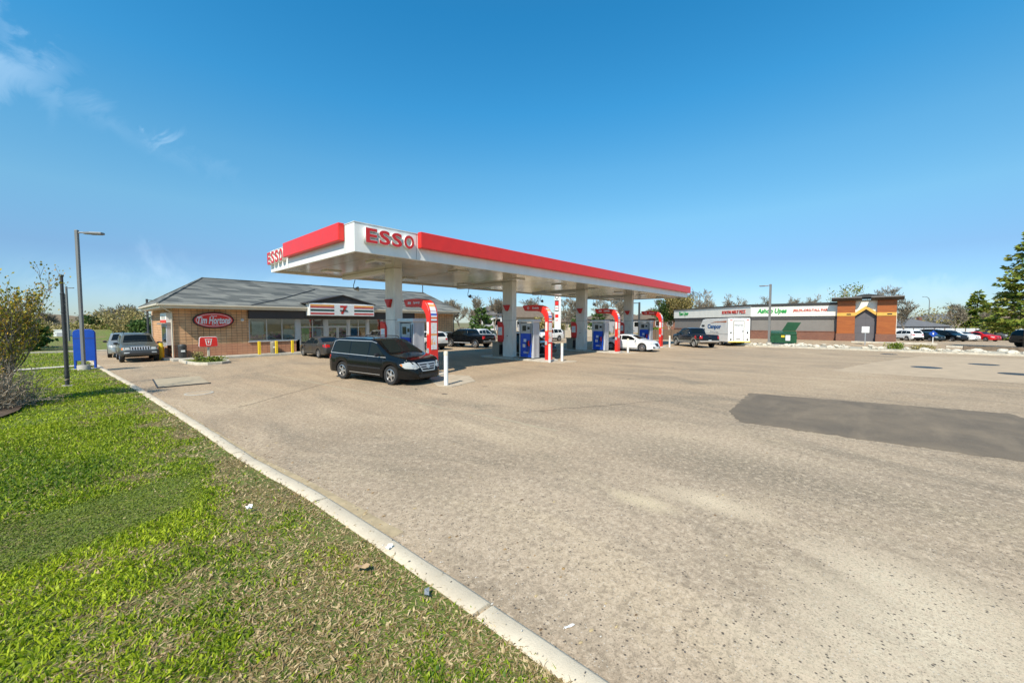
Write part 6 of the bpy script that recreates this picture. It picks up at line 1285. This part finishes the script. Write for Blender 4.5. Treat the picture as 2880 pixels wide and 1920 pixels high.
for i, (px, F, top, w, m, lb) in enumerate(((112, 56, 912, 5, 'leaf_olive', 'low straw bush under the left hill'), (150, 64, 915, 6, 'leaf_bud', 'brown bush behind the white cabinet'), (196, 62, 918, 5, 'leaf_olive', 'straw bush behind the pipe post'), (232, 58, 920, 5, 'leaf_olive', 'straw bush just left of the blue board'), (285, 60, 922, 5, 'leaf_fresh', 'greenish bush right of the blue board'), (70, 48, 905, 5, 'leaf_olive', 'straw bush right behind the budding tree'))):
    x, y = W(px, F); bush('wild_bush', lb, x, y, .2, ZT(top, F), w, 130 + i, m, 1200, .20, group='bushes behind the lawn', stems=14)
for i, (px, F, top, lb) in enumerate(((150, 70, 885, 'bare low tree under the left hill'), (290, 70, 880, 'bare tree right above the blue board'), (238, 72, 888, 'bare tree behind the blue board'))):
    x, y = W(px, F); tree('bare_tree', lb, x, y, 0, ZT(top, F), 140 + i, 'bark_pale', 'leaf_bud', .09, 4, 3, 'bare trees along the skyline', asp=6., rmin=.035, r0=.12)
# mid background behind the shop and pumps
BT = [(1272, 80, 852, 'bare tree beyond the end of the shop roof'), (1298, 76, 850, 'bare round tree just right of the shop roof'), (1322, 70, 842, 'bare forked tree left of the little spruce'), (1392, 68, 845, 'bare tree before the brown roofed block'), (1412, 72, 842, 'bare tree beside the second canopy column'), (1478, 84, 838, 'thin bare tree above the second pump'), (1506, 88, 846, 'bare tree behind the second red arch'),
      (1598, 66, 840, 'bare tree right of the price pylon'), (1700, 84, 842, 'bare tree above the third pump'), (1725, 82, 836, 'bare tree behind the third red arch'), (1760, 90, 846, 'small bare tree before the farthest column'), (1850, 92, 846, 'bare tree left of the big willow'),
      (1972, 95, 818, 'bare pointed tree above the left end of the grey shop'), (1992, 98, 838, 'thin bare tree above the left end of the grey shop'), (2066, 96, 828, 'round bare tree above the grey shop roof bend'), (2142, 100, 836, 'bare tree above the roof left of the lamp post'), (2210, 98, 836, 'bare tree above the roof right of the lamp post'), (2250, 104, 842, 'low bare tree above the red lettering'), (2285, 100, 834, 'bare tree above the right end of the sign band'),
      (2548, 72, 832, 'bare young tree standing by the white fence near the wooden pillar'), (2688, 80, 866, 'wide bare tree behind the middle of the far car row'), (2700, 92, 858, 'bushy bare tree above the bungalow roof'), (2764, 74, 866, 'bare young tree before the white fence at the right'), (2484, 90, 808, 'thin bare tree above the orange entrance')]
for i, (px, F, top, lb) in enumerate(BT):
    x, y = W(px, F); z = float(zg(x, y)); tree('bare_tree', lb, x, y, z, ZT(top, F) - z, 60 + i, ('bark_pale', 'bark_grey')[i % 2], 'leaf_bud', .10, 4, 3, 'bare trees along the skyline', asp=6., rmin=.045, r0=.13, up=.6, spread=.72, nb=(3, 5))
spruce('small bright spruce standing behind the black pickup', *W(1353, 58), 0, ZT(864, 58), 2.4, 71, leaf=.3)
spruce('dark spruce behind the price pylon', *W(1626, 88), 0, ZT(880, 88), 3., 72); spruce('dark spruce left of the third column', *W(1604, 96), 0, ZT(882, 96), 3., 73)
spruce('small green spruce above the third fuel pump', *W(1680, 80), 0, ZT(872, 80), 2.4, 76)
spruce('green spruce standing behind the white fence among the far cars', *W(2745, 84), -.4, ZT(820, 84) + .4, 3.6, 74, leaf=.36, m='needle_green'); spruce('second green spruce by the white fence near the big spruce', *W(2800, 66), -.4, ZT(885, 66) + .4, 3.2, 75, leaf=.34, m='needle_green')
x, y = W(1912, 86); tree('willow_tree', 'large straw and olive willow behind the end of the canopy', x, y, 0, ZT(828, 86), 81, 'bark_pale', 'leaf_olive', .26, 5, 3, None, stems=3, base_spread=.4, r0=.16, rmin=.04, nb=(4, 6), spread=.6, up=.8)
x, y = W(1880, 88); tree('willow_tree', 'smaller leafy willow beside the big one at the canopy end', x, y, 0, ZT(850, 88), 82, 'bark_pale', 'needle_far', .30, 4, 3, None, stems=3, base_spread=.4, r0=.14, rmin=.04, nb=(4, 6), spread=.6, up=.8)
x, y = W(2384, 86); tree('leafing_tree', 'tree in fresh light green leaf above the orange entrance roof', x, y, 0, ZT(800, 86), 83, 'bark_pale', 'leaf_fresh', .22, 2, 3, None, rmin=.04, r0=.14)
for i, (px, F, top, w, m, lb) in enumerate(((1840, 60, 925, 4, 'leaf_fresh', 'green bush behind the brown board fence'), (1560, 70, 912, 5, 'leaf_olive', 'olive bush beyond the pale back wall'), (1515, 66, 895, 4, 'leaf_olive', 'straw bush above the second pump'), (1300, 62, 925, 4, 'leaf_bud', 'grey brown shrub at the end of the shop wall'), (1330, 60, 935, 3, 'leaf_fresh', 'light green bush behind the black pickup'), (2640, 84, 872, 9, 'leaf_olive', 'broad straw coloured thicket above the bungalows'), (2720, 88, 880, 8, 'leaf_olive', 'straw thicket behind the right bungalow'), (2820, 74, 905, 6, 'needle_far', 'green bush beyond the white fence by the big spruce'), (2600, 95, 880, 7, 'leaf_olive', 'straw thicket left of the bungalow roofs'))):
    x, y = W(px, F); z = float(zg(x, y)); bush('wild_bush', lb, x, y, z, ZT(top, F) - z, w, 90 + i, m, 1200, .24, group='bushes in the background', stems=14)
# the big spruce on the right edge
x, y = W(2888, 36.5); spruce('big green and brown spruce cut by the right edge', x, y, 0, ZT(640, 36.5), 2.9, 101, 'needle_green', 1.25, leaf=.22, bare=.17)
bush('low_shrub', 'low yellow green shrub among the boulders', 48.3, -2.1, .14, .45, 1.6, 111, 'leaf_fresh', 700, .09, stems=12); bush('low_shrub', 'low olive shrub trailing beside the yellow green one', 48.6, -3.7, .14, .32, 1.6, 112, 'leaf_olive', 600, .09, stems=12)
bush('low_shrub', 'small round shrub in the kerbed bed', 5.0, 30.9, .1, .5, 1.1, 113, 'leaf_olive', 700, .06, stems=14); bush('low_shrub', 'green ground cover in the kerbed bed', 5.4, 29.8, .1, .22, 1.5, 114, 'leaf_fresh', 800, .06, stems=14)

# ---------------------------------------------------------------- houses, walls, fences behind
mat('siding_white', (.58, .57, .55), .7, var=.06); mat('siding_cream', (.50, .43, .33), .7, var=.08); mat('siding_grey', (.30, .31, .33), .7, var=.06); mat('siding_blue', (.22, .25, .30), .7, var=.06)
mat('roof_brown', (.14, .105, .075), .9, var=.2, scale=2); mat('roof_grey', (.13, .13, .135), .9, var=.2, scale=2)
def house(px, F, w, d, eave, ridge, wm, rm_, label, rz=None, z=None):
    x, y = W(px, F); z = float(zg(x, y)) if z is None else z; e = empty('house', (x, y, z), rad(-48 if rz is None else rz), label, 'house', 'houses beyond the lot')
    B(-w / 2, w / 2, -d / 2, d / 2, -.3, eave).build('wall', MATS[wm], e); r = MB(); o = .5; k = min(w, d) * .42
    r.add([(-w / 2 - o, -d / 2 - o, eave), (w / 2 + o, -d / 2 - o, eave), (w / 2 + o, d / 2 + o, eave), (-w / 2 - o, d / 2 + o, eave), (-w / 2 + k, 0, ridge), (w / 2 - k, 0, ridge)], [(0, 1, 5, 4), (1, 2, 5), (2, 3, 4, 5), (3, 0, 4), (3, 2, 1, 0)]); ro = r.build('roof', MATS[rm_], e)
    B(w * .2, w * .2 + .6, -.3, .3, eave + .3, ridge + .5).build('chimney', MATS['brick_dark'], ro)
    for i in range(3):
        xx = -w / 2 + w * (i + .5) / 3; f = B(xx - .7, xx + .7, -d / 2 - .05, -d / 2 - .001, eave - 1.9, eave - .6).build('window', MATS['white_paint'], e); B(xx - .62, xx + .62, -d / 2 - .06, -d / 2 - .051, eave - 1.82, eave - .68).build('pane', MATS['glass_dark'], f)
    B(-.5, .5, -d / 2 - .06, -d / 2 - .001, .05, 2.1).build('door', MATS['siding_grey'], e); return e
house(1462, 78, 15, 9, ZT(893, 78), ZT(862, 78), 'siding_cream', 'roof_brown', 'pale block with a brown hipped roof behind the second pump')
house(1374, 72, 5, 6, ZT(886, 72), ZT(862, 72), 'siding_white', 'roof_grey', 'white gabled house left of the brown roofed block')
house(1604, 95, 8, 8, ZT(905, 95), ZT(890, 95), 'siding_cream', 'roof_brown', 'cream bungalow right of the price pylon'); house(1725, 100, 14, 8, ZT(898, 100), ZT(878, 100), 'siding_grey', 'roof_brown', 'grey house behind the third red arch')
house(1835, 105, 9, 8, ZT(896, 105), ZT(870, 105), 'brick_dark', 'roof_brown', 'red brick house behind the fourth red arch')
house(318, 74, 6, 7, ZT(922, 74), ZT(903, 74), 'siding_cream', 'roof_grey', 'grey roofed house above the drive-through lane'); house(165, 92, 9, 8, ZT(915, 92), ZT(898, 92), 'siding_white', 'roof_brown', 'pale house under the brown hill at the left')
house(2556, 84, 9, 8, ZT(912, 84), ZT(893, 84), 'siding_blue', 'roof_grey', 'blue grey house right of the orange entrance', z=-.4); house(2636, 92, 12, 9, ZT(900, 92), ZT(878, 92), 'siding_white', 'roof_grey', 'white bungalow with a grey roof behind the far cars', z=-.4)
house(2730, 98, 13, 9, ZT(908, 98), ZT(888, 98), 'siding_cream', 'roof_brown', 'brown roofed bungalow behind the red car', z=-.4); house(2820, 90, 8, 8, ZT(910, 90), ZT(893, 90), 'siding_white', 'roof_grey', 'white house peeping past the big spruce', z=-.4)
def fence(a, b, h, n, m, mp, label, name='panel_fence', z=0., t_=.05):
    a = np.array(a); b = np.array(b); L_ = np.linalg.norm(b - a); e = empty(name, (*a, z), math.atan2(*(b - a)[::-1]), label, 'fence'); dx = L_ / n
    for i in range(n):
        MB().box(i * dx + .07, (i + 1) * dx - .07, -t_ / 2, t_ / 2, .06, h).build('panel', m, e)
    for i in range(n + 1): MB().box(i * dx - .06, i * dx + .06, -.06, .06, -.2, h + .05).build('post', mp, e)
    return e
mat('fence_white', (.60, .60, .60), .6, var=.1, scale=1); mat('fence_brown', (.19, .12, .075), .85, var=.3, scale=3, stretch=(6, 6, .5))
fence(W(2510, 72), W(2890, 72), ZT(923, 72) + .45, 13, MATS['fence_white'], MATS['bark_brown'], 'long white panel fence with dark posts behind the far cars', z=-.45)
fence(W(1796, 55), W(1950, 60), ZT(927, 57), 7, MATS['fence_brown'], MATS['bark_brown'], 'brown board fence between the last pump and the navy pickup')
fence(W(268, 55), W(318, 57), ZT(964, 56) - .12, 3, MATS['fence_brown'], MATS['bark_brown'], 'low brown board fence at the end of the drive-through lane', z=.12)
fence(W(1290, 64), W(1440, 58), ZT(928, 61), 8, MATS['siding_cream'], MATS['siding_cream'], 'pale low boundary wall behind the black pickup', 'boundary_wall', t_=.2); fence(W(1440, 58), W(1700, 66), ZT(928, 62), 12, MATS['siding_cream'], MATS['siding_cream'], 'pale low boundary wall behind the second and third pumps', 'boundary_wall', t_=.2)
x, y = W(176, 46); ub = empty('utility_box', (x, y, .2), rad(-30), 'white utility cabinet on the lawn beyond the pipe post', 'cabinet'); MB().box(-.6, .6, -.4, .4, 0, 1.35).build('body', MATS['white_paint'], ub, bevel=.03); MB().box(-.65, .65, -.45, .45, 1.351, 1.42).build('lid', MATS['white_paint'], ub, bevel=.02); MB().box(-.3, .3, -.41, -.401, .35, 1.1).build('door', MATS['siding_grey'], ub)
# price pylon
x, y = W(1568, 60); py_ = empty('price_pylon', (x, y, 0), rad(-48), 'tall white pylon sign with red and white price panels behind the pumps', 'pylon sign'); MB().box(-.48, .48, -.18, .18, 0, 7.4).build('body', MATS['white_paint'], py_, bevel=.02)
for z0, z1, m in ((5.1, 5.7, 'red_panel'), (4.3, 5.0, 'paper_white'), (3.2, 3.7, 'red_panel'), (2.5, 3.1, 'paper_white')): MB().box(-.40, .10, -.20, -.181, z0, z1).build('price_panel', MATS[m], py_)
MB().box(-.45, .15, -.195, -.1801, 4.15, 5.85).build('panel_frame', MATS['steel_dark'], py_); text('lettering', '149.9', MATS['red_letter'], face_m((-.15, -.205, 4.65), -90), width=.42, height=.3, depth=.01, parent=py_, bold=.02); text('lettering', '164', MATS['red_letter'], face_m((-.15, -.205, 2.8), -90), width=.4, height=.28, depth=.01, parent=py_, bold=.02)
q = MB(); k = 24; vs = [(rr[0] * math.cos(2 * PI * i / k) - .15, yy_, 6.5 + rr[1] * math.sin(2 * PI * i / k)) for yy_ in (-.19, -.181) for rr in ((.28, .52), (.20, .42)) for i in range(k)]
fs = []
for i in range(k): j = (i + 1) % k; fs += [(i, j, k + j, k + i), (2 * k + i, 3 * k + i, 3 * k + j, 2 * k + j), (i, 2 * k + i, 2 * k + j, j)]
q.add(vs, fs); q.build('emblem', MATS['steel_dark'], py_)

# ---------------------------------------------------------------- light, sky, camera
SUN_AZ = Vector((-.94, -.35, 0)).normalized(); EL = rad(47)
to_sun = Vector((SUN_AZ.x * math.cos(EL), SUN_AZ.y * math.cos(EL), math.sin(EL)))
sd = bpy.data.lights.new('sun', 'SUN'); sd.energy = 3.95; sd.angle = rad(.55); sd.color = (1., .93, .80)
so_ = bpy.data.objects.new('sun', sd); COL.objects.link(so_); so_.rotation_euler = to_sun.to_track_quat('Z', 'Y').to_euler()
wd = bpy.data.worlds.new('World'); scene.world = wd; wd.use_nodes = True; N = wd.node_tree.nodes; L = wd.node_tree.links
sky = N.new('ShaderNodeTexSky'); sky.sky_type = 'NISHITA'; sky.sun_disc = False; sky.sun_elevation = EL; sky.sun_rotation = math.atan2(to_sun.x, to_sun.y); sky.altitude = 600; sky.air_density = 1.0; sky.dust_density = .4; sky.ozone_density = 2.2
hs = N.new('ShaderNodeHueSaturation'); hs.inputs['Saturation'].default_value = 1.22; hs.inputs['Hue'].default_value = .488; L.new(sky.outputs[0], hs.inputs['Color'])
tc = N.new('ShaderNodeTexCoord')
sxyz = N.new('ShaderNodeSeparateXYZ'); L.new(tc.outputs['Generated'], sxyz.inputs[0]); rmp = N.new('ShaderNodeValToRGB')
RP = [(0., (.46, .57, .72)), (.08, (.50, .60, .75)), (.132, (.61, .63, .74)), (.23, (.90, .96, .91)), (.342, (.84, 1.10, 1.07)), (.46, (.52, 1.14, 1.22)), (.60, (.35, 1.10, 1.24)), (.70, (.42, 1.08, 1.22)), (1., (.85, 1.0, 1.05))]
for i in range(len(RP) - 2): rmp.color_ramp.elements.new(.5)
for el, (p_, c_) in zip(rmp.color_ramp.elements, RP): el.position = p_; el.color = (*[v / 1.5 for v in c_], 1)
L.new(sxyz.outputs['Z'], rmp.inputs[0]); skm = N.new('ShaderNodeVectorMath'); skm.operation = 'MULTIPLY'; L.new(hs.outputs[0], skm.inputs[0]); L.new(rmp.outputs[0], skm.inputs[1])
sks = N.new('ShaderNodeVectorMath'); sks.operation = 'SCALE'; sks.inputs['Scale'].default_value = 1.5; L.new(skm.outputs[0], sks.inputs[0])
def cloud_mask(center, axis_u, ru, rv, seed_loc, scale, lo, hi):
    """soft elongated wisp round a direction in the sky"""
    c_ = Vector(center).normalized(); u = Vector(axis_u); u = (u - c_ * u.dot(c_)).normalized(); v = c_.cross(u)
    def dot(vec):
        n = N.new('ShaderNodeVectorMath'); n.operation = 'DOT_PRODUCT'; n.inputs[1].default_value = vec; L.new(tc.outputs['Generated'], n.inputs[0]); return n.outputs['Value']
    def M_(op, a, b=0.):
        n = N.new('ShaderNodeMath'); n.operation = op
        for i, x in enumerate((a, b)):
            if isinstance(x, (int, float)): n.inputs[i].default_value = x
            else: L.new(x, n.inputs[i])
        return n.outputs[0]
    mp = N.new('ShaderNodeMapping'); mp.inputs['Location'].default_value = seed_loc; L.new(tc.outputs['Generated'], mp.inputs['Vector'])
    nz = N.new('ShaderNodeTexNoise'); nz.inputs['Scale'].default_value = scale; nz.inputs['Detail'].default_value = 8; nz.inputs['Roughness'].default_value = .62; nz.inputs['Distortion'].default_value = 1.2; L.new(mp.outputs['Vector'], nz.inputs['Vector'])
    wob_ = M_('MULTIPLY', M_('SUBTRACT', nz.outputs['Fac'], .5), .16)
    du = M_('DIVIDE', dot(u), ru); dv = M_('DIVIDE', M_('ADD', dot(v), wob_), rv); d = M_('SQRT', M_('ADD', M_('MULTIPLY', du, du), M_('MULTIPLY', dv, dv)))
    r = N.new('ShaderNodeMapRange'); r.interpolation_type = 'SMOOTHSTEP'; r.inputs['From Min'].default_value = 1.; r.inputs['From Max'].default_value = .1; L.new(d, r.inputs['Value'])
    r2 = N.new('ShaderNodeMapRange'); r2.inputs['From Min'].default_value = lo; r2.inputs['From Max'].default_value = hi; L.new(nz.outputs['Fac'], r2.inputs['Value'])
    fr_ = N.new('ShaderNodeMath'); fr_.operation = 'GREATER_THAN'; L.new(dot(c_), fr_.inputs[0]); fr_.inputs[1].default_value = .3
    return M_('MULTIPLY', M_('MULTIPLY', r.outputs['Result'], r2.outputs['Result']), fr_.outputs[0])
def sky_dir(px, y):
    p_ = math.atan(54 / 1100); cx, cy = (px - 1440) / 1100, (y - 960) / 1100; fw = math.cos(p_) - cy * math.sin(p_); up = -math.sin(p_) - cy * math.cos(p_); return Vector((fw * FWD[0] + cx * FWD[1], fw * FWD[1] - cx * FWD[0], up))
a, b = sky_dir(60, 190), sky_dir(470, 415); c1 = cloud_mask((a + b) / 2, b - a, .24, .032, (1.3, 2, .4), 7., .40, .80)
a, b = sky_dir(-60, 270), sky_dir(130, 220); c2 = cloud_mask((a + b) / 2, b - a, .11, .030, (4., 1, 2.), 8., .30, .70)
a, b = sky_dir(20, 60), sky_dir(100, 230); c3 = cloud_mask((a + b) / 2, b - a, .12, .028, (7., 3, 2.), 9., .36, .75)
a, b = sky_dir(430, 400), sky_dir(490, 382); c6 = cloud_mask((a + b) / 2, b - a, .045, .020, (3., 3, 8.), 12., .30, .62)
a, b = sky_dir(200, 800), sky_dir(700, 830); c4 = cloud_mask((a + b) / 2, b - a, .55, .075, (2., 5, 1.), 5., .34, .70)
a, b = sky_dir(2300, 830), sky_dir(2750, 850); c5 = cloud_mask((a + b) / 2, b - a, .30, .035, (2., 9, 1.), 6., .36, .75)
def addm(*ms):
    o = ms[0]
    for m_ in ms[1:]:
        n = N.new('ShaderNodeMath'); n.operation = 'MAXIMUM'; L.new(o, n.inputs[0]); L.new(m_, n.inputs[1]); o = n.outputs[0]
    n = N.new('ShaderNodeMath'); n.operation = 'MULTIPLY'; L.new(o, n.inputs[0]); n.inputs[1].default_value = .24; return n.outputs[0]
mx = N.new('ShaderNodeMix'); mx.data_type = 'RGBA'; 
lowc = N.new('ShaderNodeMath'); lowc.operation = 'MULTIPLY'; lowc.inputs[1].default_value = .8; lm = N.new('ShaderNodeMath'); lm.operation = 'MAXIMUM'; L.new(c4, lm.inputs[0]); L.new(c5, lm.inputs[1]); L.new(lm.outputs[0], lowc.inputs[0])
L.new(addm(c1, c2, c3, c6, lowc.outputs[0]), mx.inputs[0]); L.new(sks.outputs[0], mx.inputs[6]); mx.inputs[7].default_value = (6.2, 7.4, 8.4, 1)
bg = N['Background']; L.new(mx.outputs[2], bg.inputs['Color']); bg.inputs['Strength'].default_value = .11

cam = bpy.data.cameras.new('camera'); cam.sensor_width = 36; cam.lens = 36 * 1100 / 2880; cam.clip_start = .05; cam.clip_end = 4000
co = bpy.data.objects.new('camera', cam); COL.objects.link(co); co.location = (0, 0, 2.5); co.rotation_euler = (rad(90 - 2.81), 0, rad(-48.05)); scene.camera = co
scene.render.resolution_x = 1024; scene.render.resolution_y = 682
scene.view_settings.view_transform = 'Standard'; scene.view_settings.look = 'None'; scene.view_settings.gamma = 1; scene.view_settings.exposure = .68; scene.view_settings.use_curve_mapping = False
scene.cycles.max_bounces = 6; scene.cycles.transparent_max_bounces = 12; scene.cycles.use_denoising = True
